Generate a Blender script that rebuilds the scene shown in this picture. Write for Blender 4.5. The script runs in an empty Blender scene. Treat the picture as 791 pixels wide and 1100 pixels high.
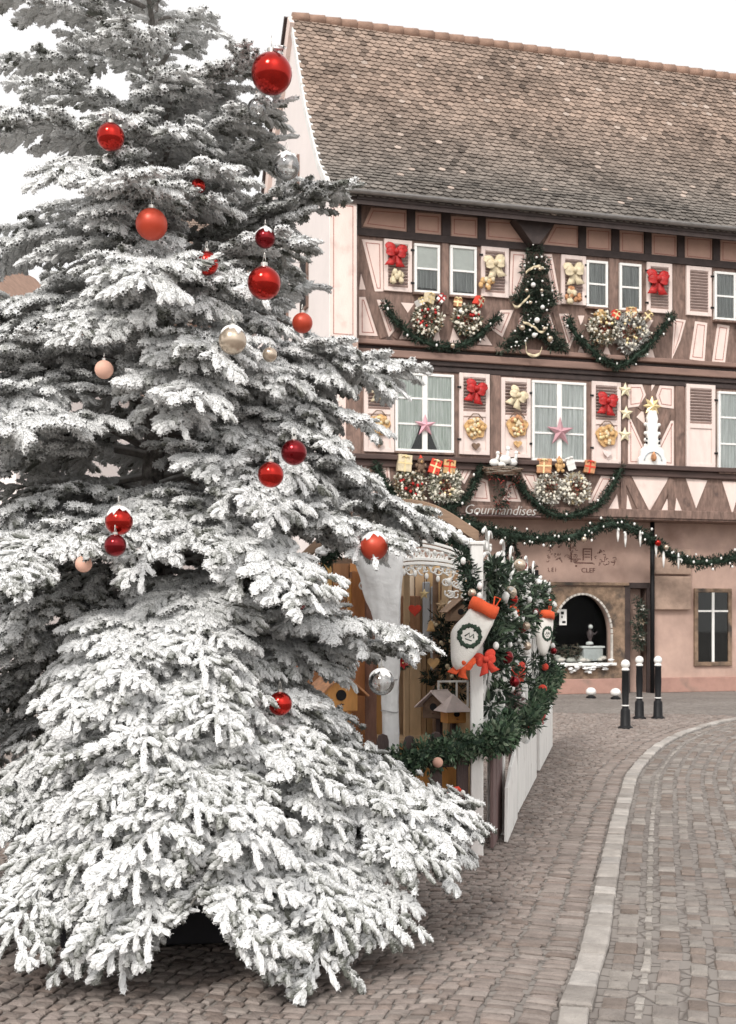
import bpy, bmesh, math, random
import numpy as np
from mathutils import Vector, Matrix
R=math.radians; PI=math.pi
random.seed(7); rng=np.random.default_rng(7)
scene=bpy.context.scene; COL=scene.collection
# ------------------------------------------------------------------ camera model (photo pixels -> rays), used for measuring
F=1310.; CX=395.5; HY=665.; EYE=1.6
def W(px,py,Y):
    return Vector(((px-CX)/F*Y, Y, EYE+(HY-py)/F*Y))
def G(px,py):
    Y=F*EYE/(py-HY); return Vector(((px-CX)/F*Y,Y,0))
A=R(16); CA,SA=math.cos(A),math.sin(A)
HC=Vector((-.322,24.1,0))                       # foot of the half-timbered house's front plane
HM=Matrix.Translation(HC)@Matrix.Rotation(A,4,'Z')
def P(px,py,v=0.):                              # point on the front plane, v metres proud: local (u,-v,z)
    dx=(px-CX)/F; dz=(HY-py)/F
    t=((HC.x+v*SA)*SA-(HC.y-v*CA)*CA)/(dx*SA-CA)
    X,Y=dx*t,t
    return Vector(((X-HC.x)*CA+(Y-HC.y)*SA,-v,EYE+dz*t))
def S(px,py,u):                                 # point on a gable plane u: (depth y, z)
    dx=(px-CX)/F; dz=(HY-py)/F
    ax=HC.x+u*CA; ay=HC.y+u*SA
    y=(dx*ay-ax)/(-SA-dx*CA)
    return y,EYE+dz*(ay+y*CA)
# ------------------------------------------------------------------ materials
MATS={}
def mat(name,col,rough=.8,var=.15,scale=6.,bump=0.,bscale=40.,attr=None,metal=0.,spec=.5,stretch=None,coat=0.,detail=6.,dirt=None):
    if name in MATS: return MATS[name]
    m=bpy.data.materials.new(name); m.use_nodes=True; nt=m.node_tree; n=nt.nodes; l=nt.links
    b=n['Principled BSDF']; b.inputs['Roughness'].default_value=rough; b.inputs['Metallic'].default_value=metal
    b.inputs['Specular IOR Level'].default_value=spec; b.inputs['Coat Weight'].default_value=coat
    tc=n.new('ShaderNodeTexCoord'); mp=n.new('ShaderNodeMapping'); l.new(tc.outputs['Object'],mp.inputs['Vector'])
    if stretch: mp.inputs['Scale'].default_value=stretch
    no=n.new('ShaderNodeTexNoise'); no.inputs['Scale'].default_value=scale; no.inputs['Detail'].default_value=detail; no.inputs['Roughness'].default_value=.62
    l.new(mp.outputs['Vector'],no.inputs['Vector'])
    cr=n.new('ShaderNodeValToRGB'); cr.color_ramp.elements[0].position=.32; cr.color_ramp.elements[1].position=.68
    c=Vector(col[:3]); cr.color_ramp.elements[0].color=(*[max(0,x*(1-var)) for x in c],1); cr.color_ramp.elements[1].color=(*[min(1,x*(1+var)) for x in c],1)
    l.new(no.outputs['Fac'],cr.inputs['Fac']); out=cr.outputs['Color']
    if attr:
        at=n.new('ShaderNodeAttribute'); at.attribute_name=attr
        mx=n.new('ShaderNodeMix'); mx.data_type='RGBA'; mx.blend_type='MULTIPLY'; mx.inputs['Factor'].default_value=1
        l.new(out,mx.inputs['A']); l.new(at.outputs['Color'],mx.inputs['B']); out=mx.outputs['Result']
    if dirt:                                     # weather stains with a shape of their own
        dcol,dscale,lo,hi=dirt
        n2=n.new('ShaderNodeTexNoise'); n2.inputs['Scale'].default_value=dscale; n2.inputs['Detail'].default_value=8; l.new(tc.outputs['Object'],n2.inputs['Vector'])
        r2=n.new('ShaderNodeMapRange'); r2.inputs['From Min'].default_value=lo; r2.inputs['From Max'].default_value=hi; l.new(n2.outputs['Fac'],r2.inputs['Value'])
        m2=n.new('ShaderNodeMix'); m2.data_type='RGBA'; l.new(r2.outputs['Result'],m2.inputs['Factor']); l.new(out,m2.inputs['A']); m2.inputs['B'].default_value=(*dcol,1); out=m2.outputs['Result']
    l.new(out,b.inputs['Base Color'])
    if bump:
        nb=n.new('ShaderNodeTexNoise'); nb.inputs['Scale'].default_value=bscale; nb.inputs['Detail'].default_value=5; l.new(mp.outputs['Vector'],nb.inputs['Vector'])
        bp=n.new('ShaderNodeBump'); bp.inputs['Strength'].default_value=bump; bp.inputs['Distance'].default_value=.02
        l.new(nb.outputs['Fac'],bp.inputs['Height']); l.new(bp.outputs['Normal'],b.inputs['Normal'])
    MATS[name]=m; return m
def glass_mat(name,tint=(1,1,1),ior=1.45,rough=.02,mixf=.0):
    if name in MATS: return MATS[name]
    m=bpy.data.materials.new(name); m.use_nodes=True; nt=m.node_tree; n=nt.nodes; l=nt.links
    n.remove(n['Principled BSDF']); o=n['Material Output']
    tr=n.new('ShaderNodeBsdfTransparent'); tr.inputs['Color'].default_value=(*tint,1)
    gl=n.new('ShaderNodeBsdfGlossy'); gl.inputs['Roughness'].default_value=rough
    fr=n.new('ShaderNodeFresnel'); fr.inputs['IOR'].default_value=ior
    ad=n.new('ShaderNodeMath'); ad.operation='ADD'; ad.use_clamp=True; ad.inputs[1].default_value=mixf; l.new(fr.outputs[0],ad.inputs[0])
    mx=n.new('ShaderNodeMixShader'); l.new(ad.outputs[0],mx.inputs[0]); l.new(tr.outputs[0],mx.inputs[1]); l.new(gl.outputs[0],mx.inputs[2]); l.new(mx.outputs[0],o.inputs['Surface'])
    MATS[name]=m; return m
M=dict(
 timber=mat('brown_timber',(.20,.13,.104),.75,.42,14,.4,60,stretch=(1,1,.25),dirt=((.06,.04,.035),3,.58,.75)),
 cornice=mat('cornice_timber',(.235,.148,.118),.7,.25,5,.2,50,stretch=(.2,1,1)),
 dark=mat('dark_timber',(.045,.03,.027),.7,.3,6,.2,50),
 plaster=mat('pink_plaster',(.79,.645,.585),.9,.09,3.5,.2,70,stretch=(1,1,.35),dirt=((.50,.39,.34),2.2,.56,.82)),
 frieze=mat('eaves_shaded_plaster',(.56,.36,.285),.9,.08,3,.12,90),  # wall plaster with the shade of the eaves painted into its colour
 line=mat('painted_red_line',(.38,.16,.13),.9,.2,20),
 gable=mat('pale_gable_plaster',(.84,.77,.74),.92,.05,.8,.15,60,dirt=((.7,.6,.55),.6,.62,.9)),
 ground_wall=mat('rose_render',(.49,.34,.28),.92,.16,1.6,.25,60,dirt=((.30,.19,.15),1.3,.55,.8)),
 stone=mat('tan_sandstone',(.22,.15,.102),.9,.45,6,.6,30,dirt=((.06,.048,.04),3.2,.50,.68)),
 white=mat('white_paint',(.80,.79,.76),.5,.05,10,.05,60),
 oldwhite=mat('weathered_white_paint',(.78,.77,.74),.65,.1,9,.15,60,stretch=(1,1,.3),dirt=((.42,.37,.32),7,.62,.8)),
 shutter=mat('pinkish_shutter_paint',(.74,.62,.57),.65,.08,8,.1,60,stretch=(1,1,.3)),
 louvre=mat('louvre_paint',(.55,.43,.39),.65,.12,8),
 curtain=mat('sheer_curtain',(.78,.84,.77),.9,.28,5,stretch=(9,1,.25),detail=2),  # vertical streaks in the colour imitate the shading of pleats
 curtain_grey=mat('grey_sheer_curtain',(.80,.80,.79),.9,.28,5,stretch=(9,1,.25),detail=2),  # same streaks painted for pleat shade
 curtain_dim=mat('dim_grey_curtain',(.30,.30,.30),.9,.35,6,stretch=(9,1,.25),detail=2),  # streaked colour again stands for pleat shading
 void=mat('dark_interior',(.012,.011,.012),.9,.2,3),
 iron=mat('black_iron_paint',(.010,.010,.011),.5,.2,12,.1,60,spec=.2),
 tile=mat('clay_tile',(1,1,1),.9,.22,14,.4,60,attr='tint',spec=.25),
 ridge=mat('ridge_clay',(.30,.19,.14),.9,.25,5,.3,40),
 zinc=mat('zinc_gutter',(.30,.29,.28),.45,.15,6,metal=.6),
 red=mat('red_satin',(.42,.016,.015),.5,.3,16,.3,50,spec=.4),
 redfelt=mat('red_felt',(.62,.06,.035),.9,.12,30,.2,120),
 orangered=mat('orange_red_cuff',(.72,.10,.03),.85,.1,30,.2,120),
 cream=mat('cream_satin',(.66,.56,.38),.55,.2,14,.3,50),
 tan=mat('baked_tan',(.58,.36,.16),.75,.35,14,.4,40),
 orange=mat('gingerbread_orange',(.48,.23,.11),.7,.4,16,.3,40),
 gold=mat('gold_paint',(.78,.62,.33),.4,.15,10,metal=.3),
 pinkstar=mat('pink_paper',(.70,.38,.44),.7,.15,8),
 fir=mat('fir_needles',(1,1,1),.75,.25,30,attr='tint',spec=.3),
 snow=mat('cotton_snow',(.82,.82,.81),.9,.04,10,.5,30),
 boxwood=mat('boxwood_leaves',(1,1,1),.5,.2,20,attr='tint'),
 wreath=mat('wreath_leaves',(1,1,1),.7,.2,20,attr='tint'),
 twig=mat('twig_brown',(.17,.11,.075),.9,.3,20,.3,60),
 picket=mat('brown_picket_paint',(.055,.032,.028),.6,.3,8,.2,60,stretch=(1,1,.25),dirt=((.10,.07,.06),9,.6,.8)),
 mauve=mat('mauve_brown_board',(.15,.095,.09),.7,.3,8,.2,60,stretch=(1,1,.25)),
 plank=mat('stall_plank',(1,1,1),.75,.32,7,.25,50,attr='tint',stretch=(1,1,.16)),
 roofwood=mat('stall_roof_wood',(.25,.165,.11),.8,.3,7,.2,50,stretch=(.3,1,1)),
 cloth=mat('white_crumpled_cloth',(.87,.87,.86),.95,.04,6,.6,18),
 felt=mat('white_felt',(.80,.77,.72),.95,.04,20,.3,120),
 green=mat('dark_green_felt',(.03,.055,.035),.9,.2,20),
 log=mat('pink_brown_log',(.34,.19,.14),.9,.35,9,.4,30,stretch=(1,1,.3)),
 orangewood=mat('orange_wood',(.62,.29,.08),.6,.3,7,.2,40,stretch=(1,1,.25)),
 orangelight=mat('pale_wood',(.52,.37,.22),.7,.25,7,.2,40,stretch=(1,1,.25)),
 pinkroof=mat('pale_pink_shingle',(.76,.65,.61),.8,.12,12,.2,40),
 pot=mat('black_planter',(.03,.03,.034),.45,.2,5,.1,30),
 bark=mat('fir_bark',(.105,.085,.072),.95,.4,14,.7,40),
 balls=mat('white_enamel',(.80,.79,.76),.4,.05,10),
 skin=mat('peach_skin',(.62,.40,.30),.7,.08,10),
 silver=mat('silver_cap',(.6,.58,.54),.3,.1,10,metal=.9),
 redglass=mat('shiny_red_bauble',(.40,.016,.010),.13,.25,9,metal=.85,spec=.5,coat=.12),
 darkred=mat('dark_red_bauble',(.20,.008,.012),.16,.2,9,metal=.8,coat=.1),
 matred=mat('matt_orange_red_bauble',(.48,.055,.024),.40,.10,6,metal=.3),
 goldball=mat('champagne_bauble',(.56,.46,.36),.22,.12,6,metal=.7),
 peach=mat('peach_ribbon',(.72,.42,.32),.7,.12,6),
 paint=mat('brown_wall_paint',(.15,.075,.06),.9,.35,14),
)
M['sign']=mat('grey_white_letters',(.55,.53,.50),.6,.1,8); M['rim']=mat('worn_rim_stone',(.52,.485,.44),.8,.25,8,.3,40)
M['glass']=glass_mat('window_glass',(.95,.97,.96),1.38,.02,.0)
M['shopglass']=glass_mat('shop_glass',(.9,.92,.92),1.12,.03,.0)
M['ball_glass']=glass_mat('clear_bauble_glass',(.90,.90,.89),1.4,.05,.22)
# ------------------------------------------------------------------ mesh helpers
class MB:
    def __init__(s): s.v=[]; s.f=[]; s.m=[]
    def add(s,vs,fs,m=0):
        o=len(s.v); s.v+= [tuple(x) for x in vs]; s.f+=[tuple(i+o for i in f) for f in fs]; s.m+=[m]*len(fs); return s
    def box(s,x0,x1,y0,y1,z0,z1,m=0,M4=None):
        vs=[Vector((x,y,z)) for z in (z0,z1) for y in (y0,y1) for x in (x0,x1)]
        if M4: vs=[M4@v for v in vs]
        return s.add(vs,[(0,2,3,1),(4,5,7,6),(0,1,5,4),(2,6,7,3),(0,4,6,2),(1,3,7,5)],m)
    def prism(s,poly,y0,y1,m=0,M4=None):          # polygon in x,z extruded along y
        n=len(poly)
        ar=sum(poly[i][0]*poly[(i+1)%n][1]-poly[(i+1)%n][0]*poly[i][1] for i in range(n))
        if ar<0: poly=poly[::-1]
        vs=[Vector((p[0],y0,p[1])) for p in poly]+[Vector((p[0],y1,p[1])) for p in poly]
        if M4: vs=[M4@v for v in vs]
        fs=[tuple(range(n)),tuple(range(2*n-1,n-1,-1))]+[((i+1)%n,i,i+n,(i+1)%n+n) for i in range(n)]
        return s.add(vs,fs,m)
    def tube(s,pts,rad,n=8,m=0,cap=True,closed=False):
        pts=[Vector(p) for p in pts]; k=len(pts); rad=rad if hasattr(rad,'__len__') else [rad]*k
        vs=[]; up=Vector((.13,.21,.97)).normalized()
        for i,p in enumerate(pts):
            d=(pts[(i+1)%k]-pts[i-1]) if closed else (pts[min(i+1,k-1)]-pts[max(i-1,0)])
            d=d.normalized() if d.length>1e-9 else Vector((0,0,1))
            a=up-d*up.dot(d)
            if a.length<.15: a=Vector((1,.1,0)); a-=d*a.dot(d)
            a.normalize(); b=d.cross(a)
            vs+=[p+(a*math.cos(2*PI*j/n)+b*math.sin(2*PI*j/n))*rad[i] for j in range(n)]
        fs=[(i*n+j,i*n+(j+1)%n,((i+1)%k)*n+(j+1)%n,((i+1)%k)*n+j) for i in range(k if closed else k-1) for j in range(n)]
        if cap and not closed: fs+=[tuple(range(n-1,-1,-1)),tuple(range((k-1)*n,k*n))]
        return s.add(vs,fs,m)
    def lathe(s,prof,n=20,c=(0,0,0),m=0):          # profile of (r,z), axis z
        c=Vector(c); vs=[]; k=len(prof)
        for r,z in prof: vs+=[c+Vector((r*math.cos(2*PI*j/n),r*math.sin(2*PI*j/n),z)) for j in range(n)]
        fs=[(i*n+j,i*n+(j+1)%n,(i+1)*n+(j+1)%n,(i+1)*n+j) for i in range(k-1) for j in range(n)]
        fs+=[tuple(range(n-1,-1,-1)),tuple(range((k-1)*n,k*n))]
        return s.add(vs,fs,m)
    def ball(s,c,r,n=12,m=0,sq=(1,1,1),jit=0.):
        c=Vector(c); k=max(5,n//2+1); vs=[]
        for i in range(k+1):
            th=PI*i/k
            for j in range(n):
                q=1+random.uniform(-jit,jit)
                vs.append(c+Vector((math.sin(th)*math.cos(2*PI*j/n)*sq[0]*q,math.sin(th)*math.sin(2*PI*j/n)*sq[1]*q,-math.cos(th)*sq[2]*q))*r)
        fs=[(i*n+j,i*n+(j+1)%n,(i+1)*n+(j+1)%n,(i+1)*n+j) for i in range(k) for j in range(n)]
        return s.add(vs,fs,m)
    def beam(s,p,q,w,y0,y1,m=0):                   # bar in the x,z plane from p to q
        p=Vector((p[0],p[1])); q=Vector((q[0],q[1])); d=(q-p).normalized(); n=Vector((-d.y,d.x))*w/2
        return s.prism([tuple(p+n),tuple(q+n),tuple(q-n),tuple(p-n)],y0,y1,m)
    def build(s,name,mats,parent=None,smooth=False,bevel=0.,loc=None):
        me=bpy.data.meshes.new(name); me.from_pydata(s.v,[],s.f)
        for mm in (mats if isinstance(mats,(list,tuple)) else [mats]): me.materials.append(mm)
        if any(s.m): me.polygons.foreach_set('material_index',s.m)
        bm=bmesh.new(); bm.from_mesh(me); bmesh.ops.recalc_face_normals(bm,faces=bm.faces); bm.to_mesh(me); bm.free()
        if smooth: me.polygons.foreach_set('use_smooth',[True]*len(me.polygons))
        o=bpy.data.objects.new(name,me); COL.objects.link(o)
        if parent: o.parent=parent
        if loc is not None: o.location=loc
        if bevel:
            b=o.modifiers.new('edge','BEVEL'); b.width=bevel; b.segments=2; b.limit_method='ANGLE'; b.angle_limit=R(40)
        return o
def npmesh(name,V,quads,mats,parent=None,tint=None,smooth=False,fattr=None,tris=None,midx=None):
    me=bpy.data.meshes.new(name); V=np.asarray(V,np.float32); nq=len(quads); nt=0 if tris is None else len(tris)
    me.vertices.add(len(V)); me.vertices.foreach_set('co',V.ravel())
    idx=np.asarray(quads,np.int32).ravel()
    if nt: idx=np.concatenate([idx,np.asarray(tris,np.int32).ravel()])
    me.loops.add(len(idx)); me.loops.foreach_set('vertex_index',idx)
    me.polygons.add(nq+nt)
    st=np.concatenate([np.arange(nq)*4,nq*4+np.arange(nt)*3]).astype(np.int32)
    me.polygons.foreach_set('loop_start',st)
    for mm in (mats if isinstance(mats,(list,tuple)) else [mats]): me.materials.append(mm)
    if midx is not None: me.polygons.foreach_set('material_index',np.asarray(midx,np.int32))
    me.polygons.foreach_set('use_smooth',np.full(nq+nt,smooth))
    me.update(calc_edges=True)
    if tint is not None:
        at=me.attributes.new('tint','FLOAT_COLOR','POINT'); t=np.ones((len(V),4),np.float32); t[:,:3]=tint; at.data.foreach_set('color',t.ravel())
    if fattr is not None:
        at=me.attributes.new('frost','FLOAT','POINT'); at.data.foreach_set('value',np.asarray(fattr,np.float32))
    o=bpy.data.objects.new(name,me); COL.objects.link(o)
    if parent: o.parent=parent
    return o
def tag(o,label=None,cat=None,group=None,kind=None):
    if label: o['label']=label
    if cat: o['category']=cat
    if group: o['group']=group
    if kind: o['kind']=kind
    return o
def empty(name,loc=(0,0,0),rz=0.,label=None,cat=None,group=None):
    o=bpy.data.objects.new(name,None); o.empty_display_size=.2; COL.objects.link(o); o.location=loc; o.rotation_euler=(0,0,rz)
    return tag(o,label,cat,group)
def on_house(o,loc): o.location=HM@Vector(loc); o.rotation_euler=(0,0,A); return o
def hempty(name,loc,label,cat,group=None): return empty(name,HM@Vector(loc),A,label,cat,group)
def leaves(name,pts,dirs,length,width,cols,material,parent=None,jl=.35):
    """many little folded blades: one quad per leaf from pts along dirs"""
    pts=np.asarray(pts,np.float32); d=np.asarray(dirs,np.float32); n=len(pts)
    d/= np.linalg.norm(d,axis=1,keepdims=True)+1e-9
    r=rng.normal(size=(n,3)).astype(np.float32); s=np.cross(d,r); s/=np.linalg.norm(s,axis=1,keepdims=True)+1e-9
    L=(length*(1+rng.uniform(-jl,jl,n)))[:,None]; w=(width*(1+rng.uniform(-jl,jl,n)))[:,None]
    up=np.cross(s,d)
    V=np.stack([pts,pts+d*L*.5+s*w*.5+up*w*.18,pts+d*L,pts+d*L*.5-s*w*.5+up*w*.18],1).reshape(-1,3)
    q=np.arange(n*4).reshape(n,4)
    cols=np.asarray(cols,np.float32); ci=rng.integers(0,len(cols),n); c=cols[ci]*(1+rng.uniform(-.25,.25,(n,1)))
    return npmesh(name,V,q,material,parent,tint=np.repeat(c,4,0))
def polyline(pts,n):
    pts=[Vector(p) for p in pts]; L=[0]
    for a,b in zip(pts,pts[1:]): L.append(L[-1]+(b-a).length)
    out=[]
    for i in range(n):
        s=L[-1]*i/(n-1); k=min(max(j for j in range(len(L)) if L[j]<=s+1e-9),len(pts)-2)
        t=(s-L[k])/max(1e-9,L[k+1]-L[k])
        p0,p1,p2,p3=pts[max(k-1,0)],pts[k],pts[k+1],pts[min(k+2,len(pts)-1)]
        out.append(.5*((2*p1)+(p2-p0)*t+(2*p0-5*p1+4*p2-p3)*t*t+(3*p1-p0-3*p2+p3)*t**3))
    return out
FIRC=[(.020,.036,.022),(.028,.05,.03),(.016,.026,.018),(.035,.05,.035)]
SNOWC=[(.7,.7,.7),(.6,.61,.6)]
def fluff(c,rad,n,cols,name,parent,material,length,width,flat=1.):
    """leaf clump: points inside ellipsoid-like blobs strung on the list c"""
    c=np.array([tuple(x) for x in c],np.float32); k=rng.integers(0,len(c),n)
    d=rng.normal(size=(n,3)); d/=np.linalg.norm(d,axis=1,keepdims=True)
    rr=rad*(.25+.75*rng.random((n,1))**.6)*(.8+.35*np.sin(k*1.7))[:,None]; off=d*rr; off[:,1]*=flat
    dd=d+rng.normal(size=(n,3))*.5
    return leaves(name,c[k]+off*.75,dd,length,width,cols,material,parent)
def garland(name,pts,rad,label,group,base,n=900,lights=0,baubles=(),cols=FIRC,rz=A,ll=.085,lw=.022):
    """pts in the local frame of base (Empty); children greenery, twig, bauble, light"""
    o=empty(name,base,rz,label,'garland',group)
    c=polyline(pts,max(8,int(4*len(pts))))
    MB().tube(c,rad*.35,6).build('wire_core',M['green'],o,True)
    fluff(c,rad,n,cols,'greenery',o,M['fir'],ll,lw)
    for i in range(lights):
        p=c[int((i+.5)/lights*len(c))]+Vector((random.uniform(-rad,rad),-rad*random.uniform(.6,1.),random.uniform(-rad,rad)*.9))
        MB().ball(p,random.uniform(.016,.026),7,0,(1,1,1.3)).build('fairy_light',M['balls'],o,True)
    for (t,r,mm,dz) in baubles:
        p=c[min(len(c)-1,int(t*len(c)))]+Vector((0,-rad*.9,dz)); MB().ball(p,r,12).build('bauble',M[mm],o,True)
    return o
def bow(loc,size,m,label,group,rz=A,tilt=0.):
    o=empty('ribbon_bow',loc,rz,label,'bow',group)
    T=Matrix.Rotation(tilt,4,'Y')
    for sgn in (-1,1):
        for k in range(2):                       # puffed loops, pinched at the knot and hollow in front
            a=R(30 if k==0 else -12)*sgn; n,m_=12,8; mb=MB(); L=size*(.56-.10*k); vs=[]
            for i in range(n+1):
                t=i/n; hw=size*(.05+.17*math.sin(PI*min(1,t*.95))**.8)*(1 if t<.93 else .75)
                for q in range(m_):
                    u=2*PI*q/m_; x=L*t; z=hw*math.cos(u); y=-.03-.05*k*size-size*.11*math.sin(PI*t)*(.6+.4*math.sin(u))+size*.03*math.cos(3*u)
                    vs.append(T@Vector((sgn*(x*math.cos(a)-z*math.sin(a)*sgn),y,x*math.sin(a)*sgn+z*math.cos(a))))
            mb.add(vs,[(i*m_+q,i*m_+(q+1)%m_,(i+1)*m_+(q+1)%m_,(i+1)*m_+q) for i in range(n) for q in range(m_)]+[tuple(range(m_-1,-1,-1)),tuple(range(n*m_,n*m_+m_))])
            mb.build('loop',m,o,True)
        pts=[(0,-.03,0),(sgn*.12*size,-.05,-.22*size),(sgn*.16*size,-.03,-.42*size),(sgn*.26*size,-.05,-.66*size)]
        vs=[]
        for i,p in enumerate(pts):
            ww=size*(.07+.045*i); vs+=[T@Vector((p[0]-ww,p[1],p[2])),T@Vector((p[0]+ww,p[1]-.01,p[2]+(.05*size if i==3 else 0)))]
        ob=MB().add(vs,[(2*i,2*i+1,2*i+3,2*i+2) for i in range(3)]).build('tail',m,o,True)
        sm=ob.modifiers.new('thick','SOLIDIFY'); sm.thickness=.008
    MB().ball(T@Vector((0,-.06,0)),size*.14,10).build('knot',m,o,True)
    return o
def starpoly(r,ri,n=5,rot=PI/2): return [((r if i%2==0 else ri)*math.cos(rot+PI*i/n),(r if i%2==0 else ri)*math.sin(rot+PI*i/n)) for i in range(2*n)]
def star_mesh(mb,r,ri,t=.03,n=5,m=0):            # faceted star, raised centre
    pl=starpoly(r,ri,n); k=len(pl)
    vs=[(x,0,z) for x,z in pl]+[(0,-t,0),(0,t*.3,0)]
    return mb.add(vs,[(i,(i+1)%k,k) for i in range(k)]+[((i+1)%k,i,k+1) for i in range(k)],m)
# ================================================================== HALF-TIMBERED HOUSE
house=empty('half_timbered_house',HC,A,'pink plastered half-timbered house with brown beams and a steep tiled roof','house')
UL,UR=-.57,12.4                                  # gable face, far end
ZC0,ZC1,ZL,ZJ,ZE=6.58,7.13,4.84,3.74,9.86
# timber-coloured wall bodies (each storey), panels of plaster set proud of them
MB().box(-.02,UR,0,.35,ZC1,ZE+.2).build('upper_timber_wall',M['timber'],house)
MB().box(-.25,UR,0,.35,ZJ,ZC0).build('middle_timber_wall',M['timber'],house)
def panel(px,m='plaster',v=.012,line=True,name='plaster_panel'):
    pts=[P(x,y,v) for x,y in px]; poly=[(p.x,p.z) for p in pts]
    mb=MB().prism(poly,-v,.02)
    if line and len(poly)>=4:
        c=Vector((sum(p[0] for p in poly)/len(poly),sum(p[1] for p in poly)/len(poly)))
        ar=sum(poly[i][0]*poly[(i+1)%len(poly)][1]-poly[(i+1)%len(poly)][0]*poly[i][1] for i in range(len(poly)))
        q=poly if ar>0 else poly[::-1]; n=len(q)
        def inset(dd):
            out=[]
            for i in range(n):
                p0,p1,p2=Vector(q[i-1]),Vector(q[i]),Vector(q[(i+1)%n])
                e1=(p1-p0).normalized(); e2=(p2-p1).normalized(); n1=Vector((-e1.y,e1.x)); n2=Vector((-e2.y,e2.x))
                b=n1+n2; b=b/max(.35,b.length_squared)*2
                out.append(p1+b*dd)
            return out
        wd=max(p[0] for p in q)-min(p[0] for p in q)
        d0=min(.055,wd*.14); a,b=inset(d0),inset(d0+.016)
        y=-v-.003
        mb.add([(p.x,y,p.y) for p in a]+[(p.x,y,p.y) for p in b],[(i,(i+1)%n,(i+1)%n+n,i+n) for i in range(n)],1)
    return mb.build(name,[M[m],M['line']],house)
FR=[[(399,223),(438,226),(438,249),(390,243)],[(446,228),(474,230),(474,253),(446,250)],[(485,232),(514,234),(514,257),(485,254)],
 [(522,235),(554,237),(566,261),(522,257)],[(596,241),(623,243),(623,267),(584,263)],[(629,244),(657,246),(657,271),(629,269)],
 [(666,247),(693,249),(693,275),(666,272)],[(700,250),(728,252),(728,278),(700,275)],[(736,253),(766,255),(766,281),(736,278)],[(774,257),(808,260),(808,285),(774,282)],[(818,260),(850,263),(850,288),(818,285)]]
for q in FR: panel(q,'frieze',name='frieze_panel')
PL=[[(389,257),(411,259),(412,313),(403,313)],[(388,294),(393,311),(386,311)],[(549,270),(566,271),(563,298),(555,318),(547,318)],[(585,273),(593,273),(603,327),(596,327)],
 [(386,319),(393,319),(406,361),(386,360)],[(405,322),(414,322),(424,355),(418,362)],[(431,325),(448,326),(439,337)],[(434,354),(445,365),(429,364)],[(470,351),(474,368),(465,367)],[(487,352),(496,369),(483,368)],
 [(538,333),(552,333),(540,362),(527,353)],[(522,360),(529,371),(513,370)],[(556,345),(563,337),(563,353),(556,355)],[(585,340),(591,338),(597,357),(590,354)],
 [(599,337),(611,337),(618,360),(611,377)],[(621,339),(630,339),(624,349)],[(622,368),(628,379),(618,378)],[(652,370),(656,381),(648,380)],[(689,342),(702,344),(696,355)],[(700,371),(704,386),(691,384)],
 [(724,342),(737,344),(731,366),(722,386)],[(747,345),(760,347),(757,388),(741,386)],[(771,348),(784,350),(779,390),(765,389)],[(795,352),(806,353),(800,366)],
 [(385,471),(388,485),(384,485)],[(675,413),(690,413),(694,424),(690,436),(675,438)],[(675,451),(678,450),(692,480),(692,499),(675,499)],[(684,448),(691,440),(694,457)],
 [(709,414),(724,415),(724,439),(709,437),(705,425)],[(721,452),(724,452),(724,501),(706,499),(706,482)],
 [(386,497),(392,497),(405,535),(385,534)],[(403,498),(418,499),(420,520),(416,534)],[(497,501),(509,501),(499,520),(492,512)],[(512,512),(524,516),(527,539),(506,538)],[(545,517),(553,518),(560,539),(540,538)],
 [(558,506),(576,508),(581,531),(570,527)],[(646,511),(661,512),(641,543),(632,540)],[(663,531),(665,547),(654,547)],[(674,531),(679,547),(673,548)],[(678,510),(719,513),(698,549)],
 [(717,536),(719,551),(710,550)],[(727,535),(734,552),(725,551)],[(737,514),(760,516),(748,546)],[(776,517),(797,518),(787,552)],[(700,413),(704,413),(700,420)]]
for q in PL: panel(q)
# --- protruding pale gable wall ending in a pilaster, and its sandstone corbel
VERGE=[(357,206),(352,193),(345,177),(338,150),(330,115),(325,85)]
prof=[S(x,y,UL) for x,y in VERGE]; prof[0]=(-.5,prof[0][1])
def ext(p,q,y): k=(q[1]-p[1])/(q[0]-p[0]); return (y,q[1]+k*(y-q[0]))
rear=[S(x,y,UL) for x,y in [(308,100),(299,130),(291,180),(286,230),(283,255)]]
# ridge where the two slopes meet
k1=(prof[-1][1]-prof[-2][1])/(prof[-1][0]-prof[-2][0]); k2=(rear[1][1]-rear[0][1])/(rear[1][0]-rear[0][0])
yr=prof[-1][0]+1.0; ridge=(yr,prof[-1][1]+k1*1.0)
zr=ridge[1]
rear=[p for p in rear if p[0]>yr+.6]
DEP=rear[-1][0]-.1
front=[(p[0],p[1]) for p in prof]+[ridge]
outline=[(-.45,ZE-.05)]+[(y,z-.12) for y,z in front[1:]]+[(y,z-.12) for y,z in rear]
def zroof(y):
    ln=front+rear
    for a,b in zip(ln,ln[1:]):
        if a[0]<=y<=b[0]: return a[1]+(b[1]-a[1])*(y-a[0])/(b[0]-a[0])
    return ln[-1][1]
gp=[(-.45,6.9)]+outline+[(DEP,0),(0,0),(0,6.9)]
mb=MB(); n=len(gp)
vs=[(UL,y,z) for y,z in gp]+[(-.02 if z>3 else -.02,y,z) for y,z in gp]
mb.add(vs,[tuple(range(n)),tuple(range(2*n-1,n-1,-1))]+[((i+1)%n,i,i+n,(i+1)%n+n) for i in range(n)])
mb.build('gable_wall',M['gable'],house)
MB().box(UL+.015,-.035,-.462,-.45,7.0,9.75).build('pilaster_face',M['plaster'],house)
mb=MB(); x0,x1=UL+.075,-.095
for (a,b,c,d) in ((x0,x0+.014,7.1,9.6),(x1-.014,x1,7.1,9.6),(x0,x1,7.1,7.114),(x0,x1,9.586,9.6)): mb.box(a,b,-.4655,-.462,c,d)
mb.build('pilaster_line',M['line'],house)
mb=MB()
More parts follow.
